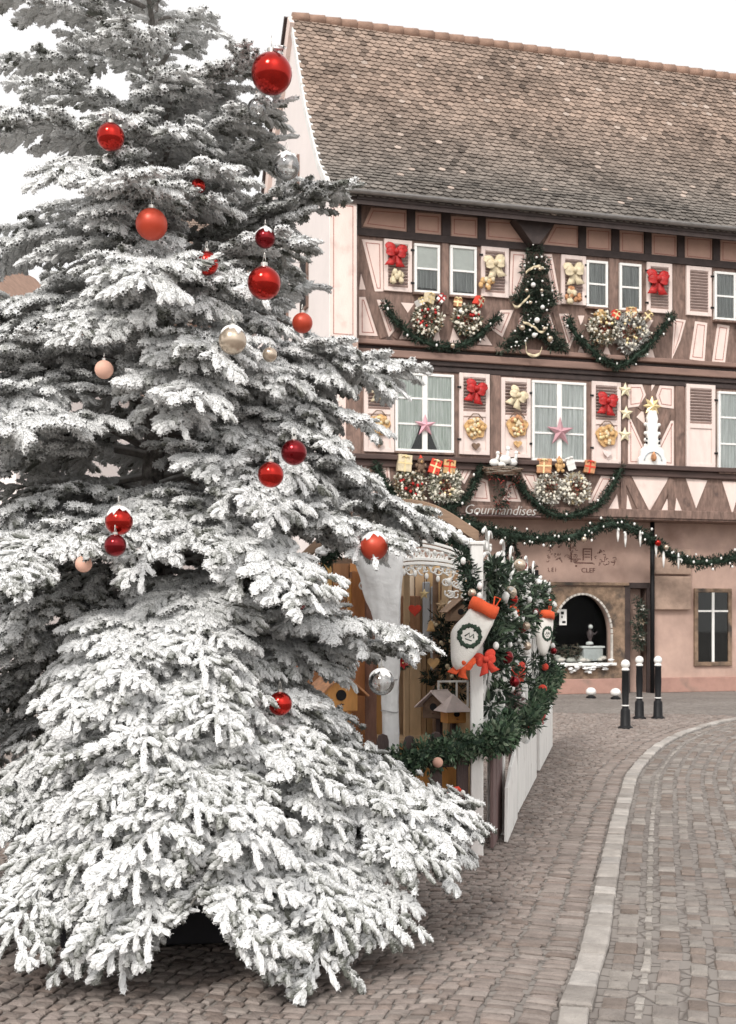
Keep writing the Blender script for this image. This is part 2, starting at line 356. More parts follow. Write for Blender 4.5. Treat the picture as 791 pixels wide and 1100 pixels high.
for k,(v0,z0,z1) in enumerate(((.50,6.78,7.0),(.36,6.56,6.78),(.2,6.34,6.56))): mb.box(UL-.01,-.0,-v0,.0 if k else .02,z0,z1-.002)
mb.build('corbel',mat('pale_sandstone',(.42,.30,.25),.9,.2,8,.3,40),house,bevel=.02)
# rear bargeboard on the gable, pink with dark edge, front verge mortar strip
mb=MB()
def strip(mb,pts,x0,x1,h,m=0):
    for (a,b) in zip(pts,pts[1:]):
        a=Vector(a); b=Vector(b); d=(b-a).normalized(); nn=Vector((-d.y,d.x))
        if nn.y>0: nn=-nn
        q=[a,b,b+nn*h,a+nn*h]; vs=[(x,p.x,p.y) for x in (x0,x1) for p in q]
        mb.add(vs,[(0,1,2,3),(7,6,5,4),(0,4,5,1),(1,5,6,2),(2,6,7,3),(3,7,4,0)],m)
strip(mb,[ridge]+rear,UL-.10,UL,.34); mb.build('rear_bargeboard',M['plaster'],house)
mb=MB(); strip(mb,[(y+.10,z+.06) for y,z in [ridge]+rear],UL-.16,UL-.02,.10); mb.build('rear_verge_edge',M['dark'],house)
mb=MB(); strip(mb,[(y,z+.035) for y,z in front],UL-.05,UL+.04,.14); mb.build('verge_mortar',M['oldwhite'],house)
# gable windows (dark narrow openings with shutters)
for (yy,zz,w,h) in ((1.35,8.1,.5,1.0),(3.3,8.1,.5,1.0),(2.2,10.9,.4,.55)):
    f=MB().box(UL-.05,UL+.02,yy-.06,yy+w+.06,zz-.06,zz+h+.06).build('gable_window',M['timber'],house)
    MB().box(UL-.054,UL-.051,yy,yy+w,zz,zz+h).build('pane',M['void'],f)
# --- roof: deck, clay tiles in courses, ridge tiles, gutter
mb=MB()
ln=[(y,z-.05) for y,z in front+rear]
n=len(ln); vs=[(x,y,z-dz) for x in (UL+.02,UR+.3) for dz in (0,.07) for y,z in ln]
fs=[]
for i in range(n-1):
    fs+=[(i,i+1,2*n+i+1,2*n+i),(n+i+1,n+i,3*n+i,3*n+i+1)]
fs+=[(0,2*n,3*n,n),(n-1,2*n-1,4*n-1,3*n-1)]
mb.add(vs,fs); roof=mb.build('roof',M['dark'],house)
def arc(ln):
    L=[0]
    for a,b in zip(ln,ln[1:]): L.append(L[-1]+math.hypot(b[0]-a[0],b[1]-a[1]))
    return L
def tiles(ln,u0,u1,parent,w=.150,ex=.128,dirt=True,clip=None,name='clay_tiles',smooth_top=True):
    # smooth the profile line, lay bevelled beaver-tail tiles course by course
    L=arc(ln); tot=L[-1]
    Ly=np.interp(np.linspace(0,tot,400),L,[p[0] for p in ln]); Lz=np.interp(np.linspace(0,tot,400),L,[p[1] for p in ln]); ss=np.linspace(0,tot,400)
    ker=np.ones(41)/41; pad=lambda a: np.concatenate([2*a[0]-a[20:0:-1],a,2*a[-1]-a[-2:-22:-1]])
    Ly,Lz=np.convolve(pad(Ly),ker,'valid'),np.convolve(pad(Lz),ker,'valid')
    V=[];Q=[];T=[]
    prof=[(-.5,.26),(-.5,.055),(-.33,.016),(0,0),(.33,.016),(.5,.055),(.5,.26)]
    rows=int(tot/ex); nz=random.random()*50
    for r in range(rows):
        s0=r*ex; off=(w/2 if r%2 else 0)
        n=int((u1-u0)/w)+2; sag=.0
        for k in range(n):
            uc=u0+k*w+off+random.uniform(-.006,.006); lift=random.uniform(.010,.026); sk=random.uniform(-.012,.012); ds=random.uniform(-.012,.012)
            if clip and not clip(uc,s0): continue
            if uc>u1: continue
            base=len(V); wt=w*.965
            for th in (0,1):
                for a,b in prof:
                    s=min(max(s0+b+ds+sk*a,0),tot); y=np.interp(s,ss,Ly); z=np.interp(s,ss,Lz)
                    y2=np.interp(min(s+.05,tot),ss,Ly); z2=np.interp(min(s+.05,tot),ss,Lz); y1=np.interp(max(s-.05,0),ss,Ly); z1=np.interp(max(s-.05,0),ss,Lz)
                    d=math.hypot(y2-y1,z2-z1)+1e-9; ny,nzz=-(z2-z1)/d,(y2-y1)/d
                    o=(.032+lift)*(1-b/.28)+.004-(.016 if th else 0)
                    V.append((min(max(uc+a*wt,u0-.05),u1+.1),y+ny*o,z+nzz*o))
            b=base
            Q+=[(b+0,b+1,b+5,b+6),(b+1,b+2,b+4,b+5),(b+7,b+8,b+1,b+0),(b+8,b+9,b+2,b+1),(b+9,b+10,b+3,b+2),(b+10,b+11,b+4,b+3),(b+11,b+12,b+5,b+4),(b+12,b+13,b+6,b+5),(b+2,b+3,b+4,b+4)]
            # weathering: greyer towards the eaves, patches of dark lichen, a few fresh pale tiles
            f=s0/tot; pt=.5+.5*math.sin(uc*1.3+nz+math.sin(s0*1.7+uc*.6)*1.6)*math.sin(s0*1.1+nz*2+uc*.35)
            warm=min(1,max(0,(f-.12)*1.9)); 
            c=np.array((.43,.325,.262))*warm+np.array((.26,.232,.206))*(1-warm)
            c=c*.90*(1-.50*pt*random.random()**.6)*random.uniform(.74,1.2)
            if random.random()<.08: c=c*.6
            if random.random()<.012: c=np.array((.50,.41,.35))*random.uniform(.8,1.1)
            T+= [c]*14
    Q=np.array(Q); tr=Q[Q[:,2]==Q[:,3]][:,:3] if False else Q[8::9][:,:3]; q=np.delete(Q,np.arange(8,len(Q),9),0)
    return npmesh(name,V,q,M['tile'],parent,tint=np.array(T),tris=tr)
tiles(front,UL+.03,UR+.2,roof)
mb=MB()
for k in range(36):
    x=UL+.0+k*.36; mb.tube([(x,yr,zr+.0),(x+.37,yr,zr+.015)],[.115,.128],10)
mb.build('ridge_tiles',M['ridge'],roof,True)
MB().box(UL+.55,UR+.3,-.44,-.062,9.82,9.86).build('soffit',M['dark'],house)
MB().box(-.02,UR+.3,-.50,-.44,9.74,9.86).build('fascia',M['dark'],house)
mb=MB(); pr=[(.075*math.cos(t),.075*math.sin(t)) for t in [PI+PI*i/8 for i in range(9)]]
vs=[];X=(UL+.1,UR+.3)
for x in X: vs+=[(x,-.575+a,9.885+b) for a,b in pr]+[(x,-.575+a*.86,9.885+b*.86) for a,b in pr[::-1]]
k=len(vs)//2; mb.add(vs,[((i+1)%k,i,i+k,(i+1)%k+k) for i in range(k)]+[tuple(range(k)),tuple(range(2*k-1,k-1,-1))])
mb.build('gutter',M['zinc'],roof)
# bracket like a dark V under the eaves
mb=MB(); p=[P(x,y,.3) for x,y in ((553,234),(597,239),(580,262),(573,262))]
mb.prism([(q.x,q.z) for q in p],-.30,0); mb.build('eaves_bracket',M['dark'],house,bevel=.01)
# joist ends and posts between the frieze panels, eaves' shade put into the colour
mb=MB()
for x in (384,442,479.5,518,626,661.5,696.5,732,770,813):
    p=P(x,240,.05); MB().box(p.x-.085,p.x+.085,-.055,0,9.335,9.80).build('frieze_post',M['dark'],house,bevel=.006)
MB().box(-.02,UR,-.05,0,9.19,9.335).build('frieze_rail',M['dark'],house); MB().box(-.02,UR,-.06,0,9.80,9.95).build('frieze_rail',M['dark'],house)  # rails coloured dark for the shade under the eaves
# --- moulded cornice between upper and middle storey, ledge, lower rail
mb=MB()
for z0,z1,v,m in ((7.03,7.13,.16,0),(6.95,7.03,.05,1),(6.80,6.95,.13,0),(6.70,6.80,.07,1),(6.58,6.70,.03,1)): mb.box(-.02,UR,-v,.1,z0,z1-.003,m)
mb.build('cornice',[M['cornice'],M['dark']],house,bevel=.018)
mb=MB().box(-.28,UR,-.16,0,4.76,4.86).box(-.26,UR,-.08,0,4.62,4.76); mb.build('ledge',mat('ledge_dark',(.075,.045,.038),.7,.3,8,.2,40,stretch=(.2,1,1)),house,bevel=.015)
mb=MB().box(-.25,UR,-.06,0,3.74,3.92).box(-.25,UR,-.03,.62,3.70,3.74); mb.build('jetty_beam',M['timber'],house,bevel=.015)
MB().box(-.27,-.02,-.012,.0,3.9,6.4).build('corner_plaster',M['plaster'],house)
# corner posts and window posts: proud of the wall
mb=MB()
def post(px0,px1,py,z0,z1,v=.03):
    a=P(px0,py,v); b=P(px1,py,v); MB().box(a.x,b.x,-v,0,z0,z1).build('post',M['timber'],house,bevel=.01)
post(377.5,386,330,ZC1,9.19); post(474.5,482.5,290,7.75,9.19); post(654.5,665,305,7.62,9.19); post(791,801,305,7.62,9.19)
post(527,538,450,4.86,6.58); post(668.5,673.5,450,4.86,6.58); post(372,388,450,4.86,6.58); post(726,735,450,4.86,6.58)
post(372,383,510,3.92,4.6); post(667,673,530,3.92,4.6); post(718,724,530,3.92,4.6)
# braces of the parapets: slanting timbers standing proud of the wall
mb=MB()
for x0,y0,x1,y1,w in ((396,318,412,363,.13),(449,326,424,363,.12),(534,330,508,370,.14),(559,330,545,372,.13),(597,335,609,378,.13),(631,338,618,380,.1),(613,338,634,384,.12),(395,496,411,537,.13),(556,505,573,545,.12),(666,510,645,549,.17),(672,510,691,551,.17),(722,514,704,551,.15),(688,440,698,425,.14),(678,442,700,492,.12),(719,442,702,488,.12)):
    a=P(x0,y0,.02); b=P(x1,y1,.02); MB().beam((a.x,a.z),(b.x,b.z),w,-.024,0).build('brace',M['timber'],house,bevel=.008)
# --- windows
def window(px,cols,rows,curt,tied=False,fw=.055,name='window'):
    a=P(px[0],px[1],.07); b=P(px[2],px[3],.07)
    cz1=P((px[0]+px[2])/2,(px[1]),.07).z; x0,x1=a.x,b.x; z1=a.z; z0=b.z
    mb=MB(); v=.075
    mb.box(x0,x1,-v,.0,z1-fw,z1).box(x0,x1,-v,.0,z0,z0+fw).box(x0,x0+fw,-v,0,z0+fw,z1-fw).box(x1-fw,x1,-v,0,z0+fw,z1-fw)
    w=mb.build(name,M['white'],house,bevel=.008)
    mb=MB(); cw=(x1-x0-2*fw)/cols
    for i in range(1,cols): mb.box(x0+fw+cw*i-.055,x0+fw+cw*i+.055,-v+.006,-.02,z0+fw,z1-fw)
    H=z1-z0-2*fw
    for r in rows:
        z=z1-fw-H*r
        for i in range(cols):
            xa=x0+fw+cw*i+(.056 if i else 0); xb=x0+fw+cw*(i+1)-(.056 if i<cols-1 else 0)
            mb.box(xa,xb,-v+.016,-.02,z-.02,z+.02)
    mb.build('glazing_bars',M['white'],w,bevel=.004)
    MB().box(x0+fw,x1-fw,-.052,-.048,z0+fw,z1-fw).build('pane',M['glass'],w)
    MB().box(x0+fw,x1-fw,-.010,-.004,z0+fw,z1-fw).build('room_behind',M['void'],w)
    mb=MB()
    for i in range(cols):                        # pleated curtains
        q0=x0; xa=x0+fw+cw*i; n=44; m=12; vs=[]
        for k in range(m+1):
            t=k/m; zz=z1-fw-H*(t if tied!='half' else .5+.04*math.sin(q0*3)+.46*t)
            f=1. if not tied or tied=='half' else (1. if t<.4 else 1-.5*((t-.4)/.6)**1.5)
            for j in range(n+1):
                q=j/n; xx=xa+cw*q*f if i==0 else xa+cw-cw*(1-q)*f
                vs.append((xx,-.030+.016*math.sin(q*27+i+.6*math.sin(q*9))+.004*math.sin(q*17+t*2),zz))
        mb.add(vs,[(k*(n+1)+j,k*(n+1)+j+1,(k+1)*(n+1)+j+1,(k+1)*(n+1)+j) for k in range(m) for j in range(n)])
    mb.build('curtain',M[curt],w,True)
    if tied=='half': MB().box(x0+fw,x1-fw,-.030,-.026,z1-fw-H*.52,z1-fw).build('sky_reflection',M['white'],w)  # white sheet imitating the sky's reflection in the upper pane
    MB().box(x0-.02,x1+.02,-.12,.0,z0-.045,z0).build('sill',M['timber'],w,bevel=.006)
    return w
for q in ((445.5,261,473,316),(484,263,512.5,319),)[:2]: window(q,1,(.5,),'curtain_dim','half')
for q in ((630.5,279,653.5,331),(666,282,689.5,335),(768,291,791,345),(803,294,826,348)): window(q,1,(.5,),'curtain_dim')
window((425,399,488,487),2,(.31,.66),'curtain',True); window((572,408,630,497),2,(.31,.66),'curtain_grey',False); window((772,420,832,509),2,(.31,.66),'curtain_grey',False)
def shutter(px,full=True):
    a=P(px[0],px[1],.06); b=P(px[2],px[3],.06); x0,x1,z1,z0=a.x,b.x,a.z,b.z; f=.085; v=.055; H=z1-z0
    zl=z0+f if full else z0+H*.50
    mb=MB().box(x0,x0+f,-v,0,z0,z1).box(x1-f,x1,-v,0,z0,z1).box(x0+f,x1-f,-v,0,z1-f,z1).box(x0+f,x1-f,-v,0,z0,z0+f)
    if not full: mb.box(x0+f,x1-f,-v,0,zl-.05,zl+.05).box(x0+f,x1-f,-v+.025,0,z0+f,zl-.05)
    s=mb.build('shutter',M['shutter'],house,bevel=.006)
    lo=zl+(.05 if not full else 0); n=int((z1-f-lo)/.062); mb=MB()
    for k in range(n):
        z=lo+(k+.5)*(z1-f-lo)/n
        T=Matrix.Translation((0,-.028,z))@Matrix.Rotation(R(-38),4,'X'); mb.box(x0+f,x1-f,-.030,.030,-.006,.006,0,T)
    mb.box(x0+f,x1-f,-.004,-.001,lo,z1-f,1)
    mb.build('louvres',[M['louvre'],M['dark']],s)
    for zz in (z0+.18*H,z0+.82*H): MB().box(x0-.05 if px[4]<0 else x1-.03,x0+.03 if px[4]<0 else x1+.05,-.07,-.056,zz-.02,zz+.02).build('hinge',M['iron'],s)
    return s
for q in ((413,256,443,314,1),(517.5,264,547,320,-1),(603.5,273,630,328,1),(695.5,281,722.5,337,-1),(738,285,765,340,1)): shutter(q)
for q in ((391.5,398,424,486,1),(494,400,526.5,489,-1),(539,405,570.5,492,1),(636.5,409,667.5,498,-1),(738,412,769,503,1),(836,420,866,510,-1)): shutter(q,False)
# --- ground storey (set back): wall with arched shop window, doorway, plinth
GV=-.6
def Q(px,py): return P(px,py,GV)
aL,aR=Q(592,700).x,Q(657,700).x; aC=(aL+aR)/2; rA=(aR-aL)/2; zs=Q(625,712).z; zt=Q(625,637).z
ry=zt-(zs+.62); za=zs+.62                       # springing line
arcpts=[(aL,zs)]+[(aC-rA*math.cos(PI*i/20),za+ry*math.sin(PI*i/20)) for i in range(21)]+[(aR,zs)]
gy=.6
def ringwall(mb,inner,x0,x1,z0,z1,y0,y1,m=0):
    mb.box(x0,inner[0][0],y0,y1,z0,z1,m).box(inner[-1][0],x1,y0,y1,z0,z1,m)
    if zs>z0: mb.box(inner[0][0],inner[-1][0],y0,y1,z0,inner[0][1],m)
    for a,b in zip(inner,inner[1:]):
        if abs(b[0]-a[0])<1e-6: continue
        mb.prism([(a[0],a[1]),(b[0],b[1]),(b[0],z1),(a[0],z1)],y0,y1,m)
dL,dR=Q(676,700).x,Q(694,700).x; zd=Q(685,632).z
mb=MB(); ringwall(mb,arcpts,-.02,dL,0,3.7,gy,gy+.22); mb.box(dR,UR,gy,gy+.22,0,3.7).box(dL,dR,gy,gy+.22,zd,3.7)
mb.build('ground_wall',M['ground_wall'],house)
mb=MB(); ringwall(mb,[(aC+(x-aC)*1.0,z) for x,z in arcpts],Q(581,700).x,Q(672,700).x,.32,Q(620,630).z,gy-.05,gy-.002)
mb.build('stone_surround',M['stone'],house)
mb=MB()                                          # voussoir joints/white rim of short laths round the arch
for i in range(23):
    a=PI*(i+.1)/23*1.0; b=PI*(i+.9)/23
    if b<PI*.18: continue
    pa=[(aC-(rA-.0)*math.cos(t),za+(ry-.0)*math.sin(t)) for t in (a,b)]; pb=[(aC-(rA-.042)*math.cos(t),za+(ry-.042)*math.sin(t)) for t in (b,a)]
    mb.prism(pa+pb,gy-.075,gy-.03)
mb.box(aR-.042,aR,gy-.075,gy-.03,zs,za-.01)
mb.build('arch_rim',M['rim'],house)
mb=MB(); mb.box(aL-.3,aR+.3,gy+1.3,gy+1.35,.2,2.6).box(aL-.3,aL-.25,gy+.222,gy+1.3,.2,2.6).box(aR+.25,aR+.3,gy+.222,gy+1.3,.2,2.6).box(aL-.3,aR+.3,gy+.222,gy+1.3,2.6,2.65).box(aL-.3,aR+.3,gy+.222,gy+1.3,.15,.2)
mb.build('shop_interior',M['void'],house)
MB().box(aL-.1,aR+.05,gy-.16,gy+.21,zs-.06,zs).build('shop_sill',M['oldwhite'],house,bevel=.01)
MB().box(aL,aR,gy+.15,gy+.156,zs,zt+.02).build('shop_pane',M['shopglass'],house)
xl=Q(581,700).x; MB().box(xl-.14,xl,gy-.07,gy,.30,Q(580,625).z).build('stone_jamb',mat('ochre_post',(.25,.13,.06),.8,.35,6,.3,30),house,bevel=.01)
zz=Q(620,629).z; mb=MB().box(Q(576,628).x,Q(674,628).x,gy-.10,gy-.05,zz,zz+.07); mb.build('stone_lintel',M['stone'],house,bevel=.012)
MB().box(-.1,Q(672,735).x,gy-.09,gy,.0,.32).build('plinth',mat('rose_plinth',(.40,.235,.19),.9,.15,3,.3,40,dirt=((.22,.16,.13),3,.55,.8)),house,bevel=.012)
MB().box(Q(697,735).x,UR,gy-.08,gy,.0,.32).build('plinth',MATS['rose_plinth'],house,bevel=.012)
d=MB().box(dL,dR,gy+.25,gy+.3,0,zd).build('door',M['ground_wall'],house)
mb=MB().box(dL-.13,dL,gy-.06,gy+.25,0,zd+.12).box(dR,dR+.07,gy-.06,gy+.25,0,zd+.12).box(dL,dR,gy-.06,gy+.25,zd,zd+.12); mb.build('door_frame',M['dark'],house,bevel=.01)
x=Q(696,650).x; MB().tube([(x,gy-.2,0),(x,gy-.2,3.7)],.05,10).build('drainpipe',M['iron'],house,True)
mb=MB()
for k,(y0,y1) in enumerate(((619,655),(590,617))): mb.box(Q(700,600).x,Q(740,600).x,gy-.12,gy-.001,Q(705,y1).z,Q(705,y0).z)
mb.build('pale_stone_block',mat('pale_block',(.38,.27,.21),.9,.2,5,.3,30),house,bevel=.02)
# dark head board over the opening behind the lattice, with blackened lintel
a=Q(533,612); b=Q(576,612); MB().box(a.x,b.x,gy-.14,gy,Q(555,627).z,a.z).build('dark_head_board',M['iron'],house,bevel=.01)
# painted wall inscription (faded lettering and a little house emblem)
def text(name,body,size,m,parent,loc,rx=PI/2,ext=.004,shear=0.,sx=1.,rz=0.,off=0.):
    c=bpy.data.curves.new(name,'FONT'); c.body=body; c.size=size; c.extrude=ext; c.offset=off; c.resolution_u=3; c.shear=shear; c.align_x='CENTER'; tmp=bpy.data.objects.new(name,c); COL.objects.link(tmp); dg=bpy.context.evaluated_depsgraph_get(); me=bpy.data.meshes.new_from_object(tmp.evaluated_get(dg)); bpy.data.objects.remove(tmp); me.materials.clear(); me.materials.append(m)
    o=bpy.data.objects.new(name,me); COL.objects.link(o); o.parent=parent; o.location=loc; o.rotation_euler=(rx,0,rz); o.scale=(sx,1,1); return o
y=gy-.006
emb=MB(); 
def qb(x0,y0,x1,y1): a=Q(x0,y0); b=Q(x1,y1); emb.box(a.x,b.x,gy-.006,gy-.002,min(a.z,b.z),max(a.z,b.z))
for q in ((626,589,627.2,602),(635,589,636,602),(626,589,636,590.5),(628,592,634,593),(628,595,634,596),(628,598,634,599),(617,604,637,605.5),(611,600,624,601),(613,594,614.4,604),(612,584,613.4,592),(618,607,620,609)): qb(*q)
random.seed(11)
for k in range(60):                              # scroll strokes left and right of the emblem
    cx=random.choice([random.uniform(588,604),random.uniform(609,620),random.uniform(637,662)]); cy=random.uniform(586,603) if cx<625 else 606-random.uniform(0,8 if cx>650 else 14)*(1.0)
    a=Q(cx,cy); n=6; r=random.uniform(.012,.04); t0=random.uniform(0,6)
    pts=[(a.x+r*math.cos(t0+i*.7)*(1+.1*i),gy-.004,a.z+r*math.sin(t0+i*.7)) for i in range(n)]
    emb.tube(pts,.0065,4)
emb.build('painted_emblem',M['paint'],house)
c=Q(632,612.5); text('painted_lettering','CLEF',.14,M['paint'],house,(c.x,y,c.z-.05),sx=1.1)
c=Q(593,612); text('painted_lettering','L E I',.12,M['paint'],house,(c.x,y,c.z-.04),sx=.9)
# rear parts that close the house for a side view
MB().box(0,UR,DEP-.3,DEP,0,rear[-1][1]).box(UR-.3,UR,0,DEP,0,rear[-1][1]-.1).box(-.02,UR-.3,gy+1.5,gy+1.6,0,3.7).build('rear_wall',M['gable'],house)

# ground floor window right of the drainpipe, beyond the stone blocks
a=Q(745,632); b=Q(785,715); fx0,fx1,fz1,fz0=a.x,b.x,a.z,b.z
f=empty_part=MB().box(fx0,fx1,gy-.06,gy,fz1-.09,fz1).box(fx0,fx1,gy-.06,gy,fz0,fz0+.09).box(fx0,fx0+.09,gy-.06,gy,fz0+.09,fz1-.09).box(fx1-.09,fx1,gy-.06,gy,fz0+.09,fz1-.09).build('shop_window',M['stone'],house,bevel=.01)
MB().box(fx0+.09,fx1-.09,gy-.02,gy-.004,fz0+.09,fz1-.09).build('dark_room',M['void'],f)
mb=MB().box((fx0+fx1)/2-.03,(fx0+fx1)/2+.03,gy-.05,gy-.022,fz0+.09,fz1-.09).box(fx0+.09,fx1-.09,gy-.045,gy-.022,fz1-.52,fz1-.48); mb.build('glazing_bars',M['oldwhite'],f)
MB().box(fx0+.09,fx1-.09,gy-.034,gy-.030,fz0+.09,fz1-.09).build('pane',M['glass'],f)
# ================================================================== FLOCKED FIR TREE
TY=6.6; TX=(168-CX)/F*TY
tree=empty('fir_tree',(TX,TY,0),0,'big white flocked fir tree with red baubles standing in a black planter','tree')
trng=random.Random(21)
BND=[(-160,195),(40,240),(78,258),(120,264),(160,302),(205,346),(235,330),(330,325),(372,345),(388,440),(410,405),(450,362),(500,345),(545,380),(572,466),(588,428),(602,398),(640,378),(668,385),(690,462),(715,430),(745,395),(790,372),(830,420),(860,475),(890,500),(925,488),(955,455),(1000,412),(1060,380),(1200,350)]
def bnd(py): return np.interp(py,[b[0] for b in BND],[b[1] for b in BND])
def rprof(z): return np.interp(z,[.2,.6,1.4,2.1,3.0,3.9,4.6,5.6,7.9],[1.60,1.66,1.52,1.50,1.36,1.14,1.0,.78,.05])
SH=[]                                            # shoots: base, dir, up, scale, frost bias
ST=[]                                            # sticks: polyline, radii, frost
def shoot(p,d,up,s,fb): SH.append((*p,*d,*up,s,fb))
def rot(v,ax,a): return Matrix.Rotation(a,3,ax)@v
DOWN=Vector((0,0,-1))
def twig(p,d,up,L,fb,dr,lod):
    """a twig carrying paired shoots"""
    if L<.115:
        shoot(p,d,up,L/.10,fb); return
    n=max(2,int(L/.047)); q=Vector(p); dd=Vector(d); pts=[q.copy()]
    for i in range(n):
        t=(i+1)/n
        dd=(dd+DOWN*dr*.11*(1+t)).normalized()
        if i%1==0: shoot(q,dd,up,L/n/.085,fb)
        q=q+dd*(L/n); pts.append(q.copy())
        if i<n-1 or n==2:
            ls=(.070*(1-t*.30)+.012)*trng.uniform(.7,1.25)*(1.35 if lod else 1)
            for sg in (-1,1):
                if trng.random()<(.84 if not lod else .55):
                    ax=up if trng.random()<.8 else (up+Vector((trng.gauss(0,.4),trng.gauss(0,.4),0))).normalized()
                    d2=rot(dd,ax,sg*R(trng.uniform(30,62)))+DOWN*dr*trng.uniform(-.1,.6); d2.normalize()
                    l2=ls
                    if L>.30 and t<.55 and not lod and trng.random()<.7: twig(q,d2,up,ls*1.7,fb,dr,True)
                    else: shoot(q,d2,up,l2/.10,fb)
    shoot(q,dd,up,trng.uniform(.5,.8),fb)
    for sg in (-1,1): shoot(q-dd*.01,rot(dd,up,sg*R(trng.uniform(24,46)))+DOWN*dr*.15,up,trng.uniform(.45,.75),fb)
    ST.append((pts,.0045,.35))
def branch(z0,az,L,e,dr,fb,lod=False,sag=1.):
    dh=Vector((math.cos(az),math.sin(az),0)); side=Vector((-dh.y,dh.x,0))
    n=max(6,int(L/.062)); pts=[]; wob=trng.uniform(-.12,.12); w2=trng.uniform(0,6)
    for i in range(n+1):
        t=i/n
        zz=e*t-dr*t*t*sag+(.05*math.sin(3*t+w2))*.6
        pts.append(Vector((TX,TY,z0))+dh*L*t*(1-.06*t)+side*L*(wob*t*t+.02*math.sin(5*t+w2))+Vector((0,0,L*zz)))
    r0=.010+.013*L
    ST.append((pts,[r0*(1-.82*i/n) for i in range(n+1)],.1))
    t0=.14 if L>.8 else .08
    for i in range(n):
        t=i/n
        if t<t0: continue
        d=(pts[i+1]-pts[i]).normalized(); up=side.cross(d)*-1
        if up.z<0: up=-up
        shp=(1-t)**.75*.62+.14 if t>.45 else (.55+.45*(t-t0)/.3 if t<t0+.3 else 1)*.55
        for sg in (-1,1):
            if lod and trng.random()<.35: continue
            l2=min(.50,L*.56*shp)*trng.uniform(.45,1.15); hv=fb+(.18 if trng.random()<.38 else -.24)
            d2=rot(d,up,sg*R(trng.uniform(32,66)))+DOWN*dr*trng.uniform(-.1,.32)+up*trng.uniform(-.22,.26); d2.normalize()
            twig(pts[i],d2,(up+side*trng.gauss(0,.3)).normalized(),max(.07,l2),hv,dr*trng.uniform(.15,.85)+.02,lod)
        for _ in range(1 if lod else 2):        # a short shoot on top, so branches are not flat
            d2=(d*.7+up*trng.uniform(.15,.5)+side*trng.gauss(0,.6)).normalized(); shoot(pts[i],d2,up,trng.uniform(.5,.9),fb)
        shoot(pts[i]+up*.006,d,up,.9,fb)
    shoot(pts[-1],(pts[-1]-pts[-2]).normalized(),side.cross(dh)*-1,1.0,fb)
def px_of(p): return CX+F*p.x/p.y, HY-F*(p.z-EYE)/p.y
z=.86; k=0; ang=1.1
while z<7.5:
    f=(z-.8)/5.6
    ang+=2.39996+trng.uniform(-.35,.35); az=ang%(2*PI)
    e=np.interp(z,[.8,1.6,2.6,3.6,4.6,6.4],[.10,.12,.12,.20,.40,.85])+trng.uniform(-.16,.16); dr=np.interp(z,[.8,1.6,2.6,3.6,4.6,6.4],[.46,.42,.38,.34,.27,.18])+trng.uniform(-.08,.10)
    zt=z+1.2*(e-dr); L=rprof(zt)*trng.uniform(.62,1.06)
    dh=Vector((math.cos(az),math.sin(az),0))
    for it in range(30):                          # keep the outline of the crown: ragged, in tiers
        tip=Vector((TX,TY,z))+dh*L+Vector((0,0,L*(e-dr))); x,y=px_of(tip)
        if x>bnd(y)-4 or (165<x<268 and y>950): L*=.96
        else: break
    back=dh.y>.35
    fb=np.interp(z,[.8,2.4,3.6,4.6,6],[.16,.18,.18,.17,.15])+trng.uniform(-.12,.12)
    if L>.25: branch(z,az,L,e,dr,fb,lod=back)
    z+=(.0245+.014*f)*(1+.40*min(1,max(0,(z-3.1)/.9))+.12*max(0,min(1,(1.9-z)/.5))); k+=1
# boughs that stand out of the outline on the path side, tier by tier
def bough(px,py,z0,e,dr,yoff=-.1,fb=.15):
    Y=TY+yoff; t=W(px,py,Y); v=t-Vector((TX,TY,z0)); az=math.atan2(v.y,v.x); L=math.hypot(v.x,v.y)/.94
    ee=(v.z)/L+dr
    branch(z0,az,L,ee,dr,fb)
for a in ((441,388,2.95,0,.30,-.15),(420,400,2.80,0,.34,.1),(478,573,2.15,0,.34,-.2),(455,560,2.35,0,.4,.1),(440,585,2.0,0,.36,-.5),(464,690,1.50,0,.30,-.35),(436,700,1.35,0,.3,-.1),(430,680,1.62,0,.34,-.6),
          (506,890,.80,0,.34,-.15),(498,880,.82,0,.32,-.35),(488,905,.78,0,.40,-.5),(478,895,.9,0,.40,-.7),(496,915,.74,0,.42,-.3),(470,945,.82,0,.55,-.75),(505,870,.95,0,.40,.15),(452,930,.9,0,.55,-1.0),(412,985,.85,0,.55,-1.25),(360,1010,.9,0,.6,-1.45),(300,1015,.95,0,.6,-1.6),
          (356,208,3.62,0,.08,-.1,-.1),(372,207,3.55,0,.06,.0,-.1),(338,300,3.2,0,.16,.2,-.05),(296,150,3.9,0,.06,-.3,-.05),(330,262,3.35,0,.16,-.4,-.05),(395,520,2.35,0,.38,-.4),(386,812,1.15,0,.36,-.6),(372,770,1.3,0,.36,-.3)):
    bough(*a)
